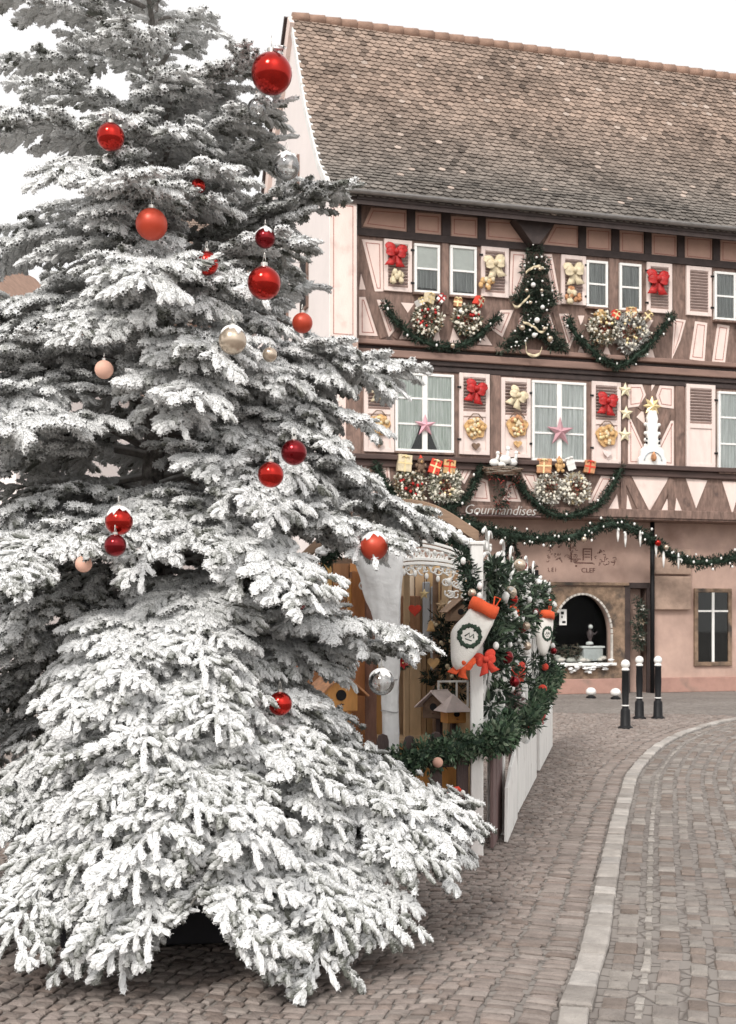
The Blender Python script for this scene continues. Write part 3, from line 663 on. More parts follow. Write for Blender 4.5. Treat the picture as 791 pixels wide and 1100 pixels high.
for a in ((150,812,1.55,0,.42,-1.45,.2),(255,790,1.6,0,.42,-1.35,.2),(330,845,1.4,0,.42,-1.2,.15),(205,868,1.35,0,.45,-1.6,.2),(95,850,1.4,0,.42,-1.5,.15),(55,775,1.6,0,.42,-1.3,.2),(285,905,1.2,0,.45,-1.55,.2),(375,890,1.25,0,.42,-1.1,.15),(130,915,1.2,0,.45,-1.65,.2),(200,150,4.05,0,.2,-.5,.1),(150,190,3.85,0,.2,-.7,.1),(110,240,3.75,0,.2,-.75,.1),(235,215,3.75,0,.2,-.6,.1),(165,95,4.3,0,.2,-.55,.1),(425,420,2.85,0,.44,-.2),(398,452,2.75,0,.46,-.3),(374,490,2.6,0,.46,-.35),(360,525,2.45,0,.46,-.3),(298,58,4.35,0,.1,-.60,.1),(282,104,4.1,0,.1,-.62,.1),(122,126,4.05,0,.2,-.72,.1),(185,335,3.45,0,.3,-.95,.05),(150,300,3.7,0,.25,-.9,.05),(215,395,3.15,0,.3,-1.0,.05),(118,345,3.4,0,.3,-.9,.05),(240,330,3.5,0,.25,-.8,0),(345,440,2.75,0,.34,-.2),(352,470,2.6,0,.36,-.35),(340,425,2.9,0,.3,.15),(365,505,2.45,0,.36,-.1),(300,415,2.95,0,.34,-.7)):
    bough(*a)
for a in ((100,1034,.80,0,.5,-1.55),(140,1020,.82,0,.5,-1.65),(55,1036,.8,0,.5,-1.5),(300,1032,.8,0,.5,-1.6),(345,1028,.8,0,.5,-1.5),(385,1008,.8,0,.5,-1.3),(120,1012,.95,0,.5,-1.7),(40,1015,.95,0,.5,-1.6),(285,1005,1.05,0,.5,-1.7),(90,960,1.2,0,.45,-1.7)): bough(*a)
SH=np.array(SH,np.float32)
# ornaments push the twigs aside
BA=[ # px,py,r px,material,Y offset from trunk, snow, kind words
 (292,79,22,'redglass',-.72,0),(119,147,15,'redglass',-.86,0),(163,241,17,'matred',-1.02,0),(284,304,18,'redglass',-1.0,0),(213,200,8,'redglass',-.75,0),
 (285,256,11,'darkred',-.70,1),(222,283,13,'redglass',-.92,0),(325,347,11,'matred',-.70,0),(250,366,15,'goldball',-1.12,1),(308,179,14,'ball_glass',-.62,1),
 (291,510,14,'redglass',-1.25,0),(316,486,14,'darkred',-1.08,0),(128,560,15,'redglass',-1.42,1),(124,586,12,'darkred',-1.40,0),(402,587,15,'matred',-.62,1),
 (301,756,13,'redglass',-1.12,0),(410,733,14,'ball_glass',-.75,1),(322,648,7,'darkred',-1.0,0),(351,559,6,'redglass',-.7,0),(276,116,10,'ball_glass',-.75,0),(290,381,8,'goldball',-1.0,0),(112,397,10,'peach',-1.15,0),(90,606,9,'peach',-1.3,0)]
BP=[]
mask=np.ones(len(SH),bool); cam=np.array((0,0,EYE))
mid=SH[:,:3]+SH[:,3:6]*.06*SH[:,9:10]
for b in BA:
    b=tuple(b)+((1,.25,-.5) if (b[2]<12 or b[1] in (283,486,560,756)) else (0,0,0))
    c=W(b[0],b[1],TY+b[4]+(.16 if b[6] else .07)); r=b[2]/F*c.y; BP.append((c,r)); cc=np.array(c)
    dv=mid-cc; mask&=(np.linalg.norm(dv,axis=1)>r*(1.15))
    rd=(cam-cc); dist=np.linalg.norm(rd); rd/=dist; t=dv@rd; perp=np.linalg.norm(dv-t[:,None]*rd,axis=1)
    sh=np.array((0,0,0.)) if not b[6] else np.array((b[7],0,b[8]))*r
    dv=dv-sh; t=dv@rd; perp=np.linalg.norm(dv-t[:,None]*rd,axis=1)
    mask&=~((t>0)&(t<1.1)&(perp<r*(.98 if not b[6] else .66)))
# gap over the planter, and the ragged outline facing the stall
qx=CX+F*mid[:,0]/mid[:,1]; qy=HY-F*(mid[:,2]-EYE)/mid[:,1]
mask&=~((qy>958)&(np.abs(qx-213)<(qy-958)*.72)&(mid[:,1]<TY-.25))
LIMY,LIMX=[560,575,590,604,622,640,652,664,670,680,700,712,725,738,760,775,800,820,835,846,856,866],[520,482,442,410,398,400,350,336,402,472,458,440,400,354,348,362,376,400,428,456,488,520]
lim=np.interp(qy,LIMY,LIMX)
mask&=~((qy>560)&(qy<866)&(qx>lim+rng.normal(0,15,len(qx))))
SH=SH[mask]
# --- shoot template: bumpy flocked core and blunt coated needles
def template(nn,seed):
    g=np.random.default_rng(seed); V=[];Qd=[];RD=[];CO=[]
    xs=[0,.03,.062,.088,.104]; rs=[.0060,.0115,.0135,.0125,.007]; m=5
    for i,(x,r) in enumerate(zip(xs,rs)):
        for j in range(m):
            a=2*PI*j/m+i*.5; rr=r*g.uniform(.75,1.3); V.append((x+g.uniform(-.004,.004),rr*math.cos(a),rr*math.sin(a)*.85)); RD.append((0,math.cos(a),math.sin(a))); CO.append(0)
    for i in range(len(xs)-1):
        for j in range(m): Qd.append((i*m+j,i*m+(j+1)%m,(i+1)*m+(j+1)%m,(i+1)*m+j))
    ga=0
    for k in range(nn):
        t=(k+.5)/nn; x=.004+.098*t; ga+=2.39996; a=ga
        fw=R(g.uniform(42,64)*(1-.55*max(0,t-.86)/.14)); l=g.uniform(.012,.019)*(1 if t<.85 else .8)
        rad=np.array((0,math.cos(a),math.sin(a)*.8)); d=np.array((math.cos(fw),0,0))+rad*math.sin(fw); d/=np.linalg.norm(d)
        p=np.array((x,0,0))+rad*.004; s=np.cross(d,np.array((1,0,0))); s/=np.linalg.norm(s); s=s*math.cos(.6)+np.cross(d,s)*math.sin(g.uniform(-.8,.8))
        w0,w1=.0014,g.uniform(.0020,.0032)
        b=len(V); V+= [tuple(p-s*w0),tuple(p+s*w0),tuple(p+d*l+s*w1),tuple(p+d*l-s*w1)]; RD+=[tuple(rad)]*4; CO+=[.0,.0,1,1]; Qd.append((b,b+1,b+2,b+3))
    return np.array(V,np.float32),np.array(Qd,np.int32),np.array(RD,np.float32),np.array(CO,np.float32)
TPL=[template(32,1),template(30,2),template(34,3)]
Vs=[];Qs=[];Fs=[];o=0
which=rng.integers(0,3,len(SH))
for k,(tv,tq,trd,tco) in enumerate(TPL):
    s=SH[which==k]; n=len(s)
    p=s[:,0:3]; d=s[:,3:6]; d=d/np.linalg.norm(d,axis=1,keepdims=True); u=s[:,6:9]; u=u-d*(u*d).sum(1,keepdims=True); u/=np.linalg.norm(u,axis=1,keepdims=True)+1e-6; b=np.cross(u,d)
    Rm=np.stack([d,b,u],2)                       # columns
    sc=s[:,9].copy(); L=np.stack([sc,np.full(n,1.2),np.full(n,1.12)],1)
    # needles keep their size while the shoot length varies
    loc=tv[None]*L[:,None,:]
    loc[:,:,2]-= (tv[None,:,0]**2)*1.6*(.4+.8*rng.random((n,1)))   # gentle droop under the flock
    V=np.einsum('nij,nvj->nvi',Rm,loc)+p[:,None,:]
    rd=np.einsum('nij,vj->nvi',Rm,trd)[:,:,2]
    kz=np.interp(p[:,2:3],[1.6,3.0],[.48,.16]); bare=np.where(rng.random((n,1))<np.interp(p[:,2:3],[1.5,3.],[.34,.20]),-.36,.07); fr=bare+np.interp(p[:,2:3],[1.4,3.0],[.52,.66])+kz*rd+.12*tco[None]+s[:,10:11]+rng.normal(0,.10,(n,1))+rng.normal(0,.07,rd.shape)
    Vs.append(V.reshape(-1,3)); Fs.append(np.clip(fr,0,1).reshape(-1)); Qs.append((tq[None]+(np.arange(n)*len(tv))[:,None,None]+o).reshape(-1,4)); o+=n*len(tv)
def frost_mat():
    m=bpy.data.materials.new('flocked_needles'); m.use_nodes=True; nt=m.node_tree; n=nt.nodes; l=nt.links; b=n['Principled BSDF']
    b.inputs['Roughness'].default_value=.92; b.inputs['Specular IOR Level'].default_value=.2
    at=n.new('ShaderNodeAttribute'); at.attribute_name='frost'
    tc=n.new('ShaderNodeTexCoord'); no=n.new('ShaderNodeTexNoise'); no.inputs['Scale'].default_value=140; no.inputs['Detail'].default_value=2; l.new(tc.outputs['Object'],no.inputs['Vector'])
    ad=n.new('ShaderNodeMath'); ad.operation='MULTIPLY_ADD'; ad.inputs[1].default_value=.5; l.new(no.outputs['Fac'],ad.inputs[0])
    sb=n.new('ShaderNodeMath'); sb.operation='SUBTRACT'; sb.inputs[1].default_value=.25; l.new(at.outputs['Fac'],sb.inputs[0]); l.new(sb.outputs[0],ad.inputs[2])
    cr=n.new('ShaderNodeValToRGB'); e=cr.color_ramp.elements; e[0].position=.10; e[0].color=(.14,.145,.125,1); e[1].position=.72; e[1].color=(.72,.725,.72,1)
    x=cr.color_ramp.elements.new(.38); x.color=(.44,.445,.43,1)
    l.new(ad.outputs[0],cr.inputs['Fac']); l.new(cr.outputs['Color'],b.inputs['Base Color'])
    return m
FM=frost_mat()
V=np.concatenate(Vs); V-=np.array((TX,TY,0),np.float32)
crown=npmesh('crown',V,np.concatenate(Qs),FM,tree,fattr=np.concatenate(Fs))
print('shoots',len(SH),'quads',sum(len(q) for q in Qs),'branches',k)
# woody limbs
def gap(pts):
    m=pts[len(pts)//2]; x,y=px_of(m); return (y>945 and abs(x-213)<(y-940)*1.05 and m.y<TY-.2) or (560<y<866 and x>np.interp(y,LIMY,LIMX)-16)
mb=MB()
for pts,r,fz in ST:
    if isinstance(r,float): continue
    k=next((i for i,p in enumerate(pts) if gap([p])),len(pts))
    if k<2: continue
    pts=pts[:k]; r=r[:k]
    mb.tube([p-Vector((TX,TY,0)) for p in pts],r,6,0)
def bark_mat():
    m=mat('frosted_limb_bark',(.21,.195,.18),.95,.35,30,.5,60); nt=m.node_tree; n=nt.nodes; l=nt.links; b=n['Principled BSDF']
    ge=n.new('ShaderNodeNewGeometry'); sx=n.new('ShaderNodeSeparateXYZ'); l.new(ge.outputs['Normal'],sx.inputs[0]); mr=n.new('ShaderNodeMapRange'); mr.inputs['From Min'].default_value=-.1; mr.inputs['From Max'].default_value=.5; mr.inputs['To Max'].default_value=.85; l.new(sx.outputs['Z'],mr.inputs['Value'])
    mx=n.new('ShaderNodeMix'); mx.data_type='RGBA'; old=b.inputs['Base Color'].links[0].from_socket; l.new(mr.outputs['Result'],mx.inputs['Factor']); l.new(old,mx.inputs['A']); mx.inputs['B'].default_value=(.8,.8,.79,1); l.new(mx.outputs['Result'],b.inputs['Base Color'])   # flock lies on the upper side
    return m
mb.build('branches',bark_mat(),tree,True)
mb=MB()
for pts,r,fz in ST:
    if isinstance(r,float) and not gap(pts): mb.tube([p-Vector((TX,TY,0)) for p in pts[::2]+([pts[-1]] if len(pts)%2==0 else [])],r,3,0,False)
mb.build('twigs',mat('frosted_twig',(.28,.265,.24),.95,.4,40),tree)
tp=[(.02*math.sin(i*1.3),.02*math.cos(i*.9),.35+i*.5) for i in range(13)]
MB().tube(tp,[.085-.0065*i for i in range(13)],12).build('trunk',mat('flocked_trunk_bark',(.24,.225,.21),.95,.7,22,.7,40),tree,True)
# planter under the tree
pl=empty('tree_planter',(TX+.13,TY-.22,0),R(8),'black tapered square planter holding the white fir tree','planter')
mb=MB(); 
def frustum(mb,a0,a1,z0,z1,m=0):
    vs=[(sx*a,sy*a,z) for a,z in ((a0,z0),(a1,z1)) for sx,sy in ((-1,-1),(1,-1),(1,1),(-1,1))]
    mb.add(vs,[(3,2,1,0),(4,5,6,7)]+[(i,(i+1)%4,(i+1)%4+4,i+4) for i in range(4)],m)
frustum(mb,.52,.60,.03,.40); mb.build('planter_box',M['pot'],pl,bevel=.012)
mb=MB(); 
for sx,sy in ((-1,0),(1,0),(0,-1),(0,1)):
    if sx: mb.box(sx*.61-.03,sx*.61+.03,-.64,.64,.40,.45)
    else: mb.box(-.58,.58,sy*.61-.03,sy*.61+.03,.40,.45)
mb.build('rim',M['pot'],pl,bevel=.008)
MB().box(-.57,.57,-.57,.57,.36,.39).build('soil',mat('planter_soil',(.05,.038,.03),.95,.4,30,.6,60),pl)
# --- baubles
WORDS=['large glossy red bauble partly cut by the top of the picture','glossy red bauble high on the left of the white tree','matt orange-red bauble hanging on the upper left of the white tree','large glossy red bauble below the small snow-topped dark one','tiny red bauble half sunk between upper twigs',
 'small dark red bauble with snow on its top, beside the gable','half hidden red bauble left of the large glossy one','matt red bauble at the right edge of the tree against the gable wall','champagne gold bauble with a snow cap','clear glass bauble with a snow cap in front of the gable wall',
 'bright red bauble left of and below a darker one, mid tree','dark red bauble right of and above a bright red one, mid tree','red bauble under a snowy twig, upper of two on the left','dark red bauble hanging just below a snow-capped red one','matt red bauble with a drape of snow beside the white fretwork arch',
 'glossy red bauble half hidden low in the middle of the tree','clear glass bauble with a snow cap in front of the market stall','small dark red bauble peeping out above the snowy middle bough','small red bauble peeping out left of the matt red one','small clear glass bauble below the topmost red bauble','small gold bauble half hidden under the champagne one','peach ball ornament half hidden at the left side of the tree','pale peach ball ornament at the lower left of the tree']
for (b,(c,r),wd) in zip(BA,BP,WORDS):
    o=empty('bauble',c,random.uniform(0,6),wd,'bauble','baubles on the white fir tree')
    mb=MB().ball((0,0,0),r,32); s=mb.build('globe',M[b[3]],o,True)
    MB().lathe([(r*.20,r*.95),(r*.22,r*1.0),(r*.22,r*1.2),(r*.12,r*1.24),(r*.03,r*1.24)],12).build('cap',M['silver'],o)
    MB().tube([(r*.16*math.cos(t)*(1 if math.sin(t)<0 else .5),0,r*1.5+r*.34*math.sin(t)) for t in np.linspace(0,2*PI,15)[:-1]],.0016,5,0,False,True).build('loop',M['silver'],o,True)
    if b[5]:
        mb=MB(); n=26; vs=[(0,0,r*1.13)]; k=7
        for i in range(1,k+1):
            for j in range(n):
                lim=.85+.25*math.sin(j*.73+c.x*9)+.22*math.sin(j*1.9+c.z*7)
                th=lim*i/k*1.05; rr=r*(1.12-.09*(i/k)**2+.02*math.sin(j*2.1+i*1.3)); vs.append((rr*math.sin(th)*math.cos(2*PI*j/n),rr*math.sin(th)*math.sin(2*PI*j/n),rr*math.cos(th)))
        fs=[(0,1+j,1+(j+1)%n) for j in range(n)]+[(1+(i-1)*n+j,1+i*n+j,1+i*n+(j+1)%n,1+(i-1)*n+(j+1)%n) for i in range(1,k) for j in range(n)]
        q=mb.add(vs,fs).build('snow_cap',M['snow'],o,True); sm=q.modifiers.new('t','SOLIDIFY'); sm.thickness=r*.10; sm.offset=-1
# ================================================================== GROUND
def ground_mat():
    m=bpy.data.materials.new('grey_sett_paving'); m.use_nodes=True; nt=m.node_tree; n=nt.nodes; l=nt.links; b=n['Principled BSDF']; b.inputs['Roughness'].default_value=.9
    tc=n.new('ShaderNodeTexCoord'); br=n.new('ShaderNodeTexVoronoi'); br.inputs['Scale'].default_value=8; br.feature='DISTANCE_TO_EDGE'; l.new(tc.outputs['Object'],br.inputs['Vector'])
    v2=n.new('ShaderNodeTexVoronoi'); v2.inputs['Scale'].default_value=8; l.new(tc.outputs['Object'],v2.inputs['Vector'])
    no=n.new('ShaderNodeTexNoise'); no.inputs['Scale'].default_value=.8; no.inputs['Detail'].default_value=8; l.new(tc.outputs['Object'],no.inputs['Vector'])
    mr=n.new('ShaderNodeMapRange'); mr.inputs['From Max'].default_value=.08; l.new(br.outputs['Distance'],mr.inputs['Value'])
    cr=n.new('ShaderNodeValToRGB'); cr.color_ramp.elements[0].color=(.185,.163,.148,1); cr.color_ramp.elements[1].color=(.27,.245,.222,1); cr.color_ramp.elements[0].position=.3; cr.color_ramp.elements[1].position=.7; l.new(no.outputs['Fac'],cr.inputs['Fac'])
    hs=n.new('ShaderNodeHueSaturation'); l.new(cr.outputs['Color'],hs.inputs['Color']); 
    sp=n.new('ShaderNodeSeparateColor'); l.new(v2.outputs['Color'],sp.inputs[0]); ma=n.new('ShaderNodeMapRange'); ma.inputs['To Min'].default_value=.9; ma.inputs['To Max'].default_value=1.1; l.new(sp.outputs[0],ma.inputs['Value']); l.new(ma.outputs['Result'],hs.inputs['Value'])
    mx=n.new('ShaderNodeMix'); mx.data_type='RGBA'; l.new(mr.outputs['Result'],mx.inputs['Factor']); mx.inputs['A'].default_value=(.155,.133,.118,1); l.new(hs.outputs['Color'],mx.inputs['B']); l.new(mx.outputs['Result'],b.inputs['Base Color'])
    bp=n.new('ShaderNodeBump'); bp.inputs['Strength'].default_value=.6; bp.inputs['Distance'].default_value=.02; l.new(mr.outputs['Result'],bp.inputs['Height']); l.new(bp.outputs['Normal'],b.inputs['Normal'])
    return m
g=MB().add([(-400,-60,0),(400,-60,0),(400,900,0),(-400,900,0)],[(0,1,2,3)]).build('ground',ground_mat()); tag(g,'grey paved street surface reaching to the house fronts','ground',kind='structure')
KP=[(.10,1.5),(.42,3.2),(.74,4.82),(1.0225,5.89),(1.44,7.65),(1.83,9.28),(2.236,10.9),(2.78,12.94),(3.82,15.88),(5.1,18.4),(6.9,20.8),(9.2,22.8)]
KC=polyline([(x,y,0) for x,y in KP],400)
KC=np.array([tuple(p) for p in KC])[:,:2]; KL=np.concatenate([[0],np.cumsum(np.linalg.norm(np.diff(KC,axis=0),axis=1))])
def kerb(s,t):
    """point s metres along the kerb line and t metres to its right"""
    x=np.interp(s,KL,KC[:,0]); y=np.interp(s,KL,KC[:,1]); e=.35
    dx=np.interp(np.minimum(s+e,KL[-1]),KL,KC[:,0])-np.interp(np.maximum(s-e,0),KL,KC[:,0]); dy=np.interp(np.minimum(s+e,KL[-1]),KL,KC[:,1])-np.interp(np.maximum(s-e,0),KL,KC[:,1])
    L=np.hypot(dx,dy); return x+dy/L*t, y-dx/L*t
def setts(name,cells,h0,cols,parent=None,label=None,gap=.006,crown=.010,hj=.007,cat='paving'):
    V=[];Qd=[];T=[]
    for c in cells:
        c=np.array(c); m=c.mean(0); 
        e=min(np.linalg.norm(c[0]-c[1]),np.linalg.norm(c[1]-c[2]))
        if e<.02: continue
        sh=1-2*gap*random.uniform(.6,1.8)/e; c=m+(c-m)*sh+np.random.uniform(-.004,.004,(4,2)); h=h0+random.uniform(-hj,hj); tx,ty=random.uniform(-.04,.04),random.uniform(-.04,.04)
        b=len(V)
        def zz(p,q): return h+q+(p[0]-m[0])*tx+(p[1]-m[1])*ty
        i1=m+(c-m)*(1-.012/e); i2=m+(c-m)*(1-.05/e)
        V+=[(p[0],p[1],.001) for p in c]+[(p[0],p[1],zz(p,-crown)) for p in c]+[(p[0],p[1],zz(p,-.0035)) for p in i1]+[(p[0],p[1],zz(p,0)) for p in i2]
        for k in range(3):
            for j in range(4): Qd.append((b+k*4+j,b+k*4+(j+1)%4,b+k*4+4+(j+1)%4,b+k*4+4+j))
        Qd.append((b+12,b+13,b+14,b+15))
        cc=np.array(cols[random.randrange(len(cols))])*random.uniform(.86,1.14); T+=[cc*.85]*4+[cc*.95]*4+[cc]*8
    o=npmesh(name,V,Qd,M['sett'],parent,tint=np.array(T),smooth=False); return tag(o,label,cat,kind='structure')
M['sett']=mat('granite_sett',(1,1,1),.85,.30,9,.5,70,attr='tint',spec=.3,dirt=((.12,.10,.085),1.6,.60,.85))
PC=[(.285,.238,.212),(.31,.262,.234),(.262,.217,.192),(.297,.248,.223),(.33,.284,.256),(.262,.21,.182),(.29,.25,.224)]
cells=[]; s=0.; r=0
np.random.seed(3)
while s<19.5:
    ds=random.uniform(.054,.070); t=-.004; first=True
    while t>-8.5:
        dt=.080*random.uniform(.65,1.3) if t<-.30 else .15*random.uniform(.9,1.1)
        wv=lambda tt: .05*math.sin(tt*2.1+s*.4)+.03*math.sin(tt*5+s)
        q=[kerb(s+wv(a)*min(1,-a*2),a) if True else 0 for a in (t,t-dt)]; q2=[kerb(s+ds+wv(a)*min(1,-a*2),a) for a in (t-dt,t)]
        cx,cy=q[0]; x,y=CX+F*cx/max(cy,.1),0
        inpot=abs(cx-TX-.1)<.35 and abs(cy-TY)<.35
        if cy>2.2 and cy<20.6+.25*math.sin(cx*.9) and cx>-5 and x>-260 and not inpot: cells.append([q[0],q2[1],q2[0],q[1]])
        t-=dt
    s+=ds
setts('path_paving',cells,.014,PC,gap=.0045,crown=.008,hj=.005,label='pinkish brown cobbled path beside the stall fence')
cells=[]; s=0
while s<KL[-1]-.4:
    ds=random.uniform(.16,.38); cells.append([kerb(s,.0),kerb(s,.135),kerb(s+ds,.135),kerb(s+ds,0)]); s+=ds
setts('kerb',cells,.032,[(.46,.425,.392),(.42,.385,.352),(.50,.465,.43),(.37,.335,.305),(.44,.41,.382)],label='pale granite kerb curving along the path',gap=.004,hj=.005,crown=.012,cat='kerb')
cells=[];light=[]; t=.150
for k in range(34):
    w=.13 if k%2==0 else .105; s=random.random()*.1
    if k in (1,): w=.055
    while s<KL[-1]-.4:
        ds=random.uniform(.10,.20) if k!=1 else random.uniform(.08,.16)
        c=[kerb(s,t),kerb(s,t+w),kerb(s+ds,t+w),kerb(s+ds,t)]
        if c[0][1]>2.2 and c[0][1]<20: (light if k==1 else cells).append(c)
        s+=ds
    t+=w+.012
RC=[(.25,.207,.18),(.29,.255,.23),(.235,.19,.162),(.32,.29,.262),(.275,.23,.204),(.24,.195,.168),(.31,.28,.254),(.265,.235,.212)]
setts('road_paving',cells,.010,RC,label='worn reddish grey setts of the road beside the kerb',gap=.011,crown=.014,hj=.008)
setts('gutter_course',light,.012,[(.37,.34,.31),(.33,.30,.272),(.29,.262,.235)],label='thin pale course of stones in the road gutter',gap=.008,cat='gutter')
# --- bollards
def bollard(px,pb,label):
    g=G(px,pb); o=empty('bollard',g,0,label,'bollard','black bollards with white ball tops')
    MB().lathe([(.11,0),(.11,.025),(.085,.04),(.075,.05),(.07,.27),(.06,.29),(.048,.30),(.046,.33)],18).build('base',M['iron'],o,True)
    MB().lathe([(.05,.33),(.052,.345),(.046,.355),(.055,.60),(.05,.82),(.056,.835),(.05,.85)],18).build('post',M['iron'],o,True)
    MB().lathe([(.049,.335),(.056,.335),(.056,.352),(.049,.352)],18).build('ring',M['balls'],o)
    h=.99 if pb>780 else .93
    MB().lathe([(.054,.85),(.060,.865),(.045,.885),(.036,.895)],18).build('collar',M['balls'],o,True)
    MB().ball((0,0,.945),.066,18).build('ball_top',M['balls'],o,True)
    return o
bollard(672,783,'black bollard with white ball top, nearest to the camera and left of the other two')
bollard(687,772.5,'black bollard with white ball top, middle one of the three')
bollard(707,772.5,'black bollard with white ball top, farthest right of the three')
for px,py,w in ((635,750,'small white ball on a dark foot at the house plinth, left of the pair'),(661.5,751,'small white ball on a dark foot at the house plinth, right of the pair')):
    o=empty('ball_lamp',G(px,py),0,w,'ball','white balls by the plinth')
    MB().lathe([(.10,0),(.10,.03),(.06,.05),(.05,.06)],14).build('foot',M['iron'],o,True); MB().ball((0,0,.135),.10,16,0,(1.05,1.05,.85)).build('globe',M['balls'],o,True)
# ================================================================== CHRISTMAS DECORATIONS ON THE FRONT
PXM=.0186
def hgarland(px,rad,label,group,n,v=.16,**k):
    pts=[P(x,y,v) for x,y in px]; c=pts[len(pts)//2].copy()
    return garland('garland',[p-c for p in pts],rad,label,group,HM@c,n,**k)
GG='fir garlands swagged on the front'
hgarland([(414,327),(420,338),(432,351),(447,363),(468,371),(490,372),(508,365),(522,353),(533,343),(537,341)],.125,'dark fir garland swag under the upper left pair of windows',GG,2200,lights=6,baubles=((.55,.05,'goldball',0),))
hgarland([(610,342),(618,358),(632,372),(648,386),(666,393),(684,382),(700,368),(714,350),(722,340)],.125,'dark fir garland swag under the upper right pair of windows',GG,2200,lights=8,v=.2)
hgarland([(404,500),(412,516),(424,531),(440,542),(462,547),(486,545),(503,532),(512,514),(517,503)],.11,'fir garland swag under the lower left window',GG,2200,v=.12,lights=5)
hgarland([(548,500),(556,516),(570,534),(586,548),(602,554),(622,552),(640,544),(654,528),(664,510),(668,502)],.11,'fir garland swag under the lower right window',GG,2300,v=.12,lights=5)
hgarland([(478,552),(500,560),(520,568),(540,573),(560,577),(582,579),(604,578),(626,574),(645,566),(664,563),(684,570),(702,582),(722,597),(748,604),(785,600),(820,585)],.18,'long fir garland with white fairy lights above the ground floor wall',GG,7500,v=.22,lights=60,baubles=((.63,.07,'redglass',-.02),(.66,.06,'goldball',.03),(.40,.06,'goldball',-.1)),lw=.026)
for px,py,l in ((672,579,.24),(688,578,.26),(705,588,.30),(713,600,.28),(583,552,.0),(729,602,.26),(664,575,.2)):   # white icicle drops
    if l==0: continue
    l*=.7
    p=P(px,py,.30); o=on_house(MB().lathe([(.012,.16),(.026,.10),(.03,.0),(.02,-l*.5),(.008,-l)],10).build('icicle_light',M['balls'],None,True),p)
    tag(o,None,'icicle','white icicle drops on the long garland')
ICW=['white icicle drop left of centre under the red bauble of the long garland','second long white icicle drop under the long garland','long white icicle drop beside the stone blocks','white icicle drop low on the garland beside the frame corner of the drainpipe','white icicle drop at the far right of the long garland','short white icicle drop, leftmost below the long garland']
for o,w in zip([o for o in COL.objects if o.name.startswith('icicle_light')],ICW): o['label']=w
# --- Christmas-tree shaped garland over the upper storey
c=P(575,320,.16); ct=hempty('tree_garland',c,'tree shaped fir garland with white and gold baubles in the middle of the upper storey','garland')
spine=[]; 
for (x0,x1,y) in ((573,578,262),(570,580,270),(566,586,280),(564,588,288),(568,583,296),(563,588,304),(558,592,311),(552,599,318),(557,594,323),(566,586,328),(566,585,336),(565,586,344),(560,590,352),(553,598,358),(545,604,365),(538,608,371)):
    n=max(2,int((x1-x0)/4))
    if y>=352: xs=list(np.linspace(x0,x0+16,5))+list(np.linspace(x1-16,x1,5))+list(np.linspace(565,585,4) if y<362 else [])
    else: xs=np.linspace(x0,x1,n)
    for x in xs: spine.append(P(x,y+abs(x-575)*.10,.16)-c)
fluff(spine,.11,6500,FIRC+[(.07,.09,.065),(.11,.13,.095)],'greenery',ct,M['fir'],.09,.024,.9)
random.seed(5)
for k in range(46):
    p=random.choice(spine); q=p+Vector((random.uniform(-.06,.06),-.12,random.uniform(-.06,.06)))
    MB().ball(q,random.choice((.014,.018,.024)),9).build('fairy_light',M['balls'],ct,True)
for px,py,r,m in ((561,352,.062,'goldball'),(591,364,.066,'goldball'),(577,344,.058,'balls'),(570,325,.04,'goldball'),(583,330,.045,'balls'),(566,312,.042,'goldball'),(582,312,.04,'goldball'),(574,360,.05,'balls'),(585,353,.045,'goldball'),(573,306,.05,'balls'),(580,289,.04,'goldball')):
    MB().ball(P(px,py,.30)-c,r,14).build('bauble',M[m],ct,True)
def ribbon(px,parent,c,w,m,v=.28,name='ribbon'):
    pts=polyline([P(x,y,v)-c for x,y in px],26); vs=[]
    for i,p in enumerate(pts): vs+=[p+Vector((0,.02*math.sin(i*.9),w)),p-Vector((0,.02*math.cos(i*.7),w))]
    o=MB().add(vs,[(2*i,2*i+2,2*i+3,2*i+1) for i in range(25)]).build(name,m,parent,True); s=o.modifiers.new('t','SOLIDIFY'); s.thickness=.006; return o
ribbon([(565,293),(570,289),(578,286),(584,288)],ct,c,.028,M['cream']); ribbon([(551,327),(556,330),(563,324),(569,318)],ct,c,.026,M['cream']); ribbon([(562,346),(572,350),(582,357),(588,352)],ct,c,.026,M['cream'])
ribbon([(565,368),(566,378),(572,382),(580,380),(582,374)],ct,c,.03,M['cream'])
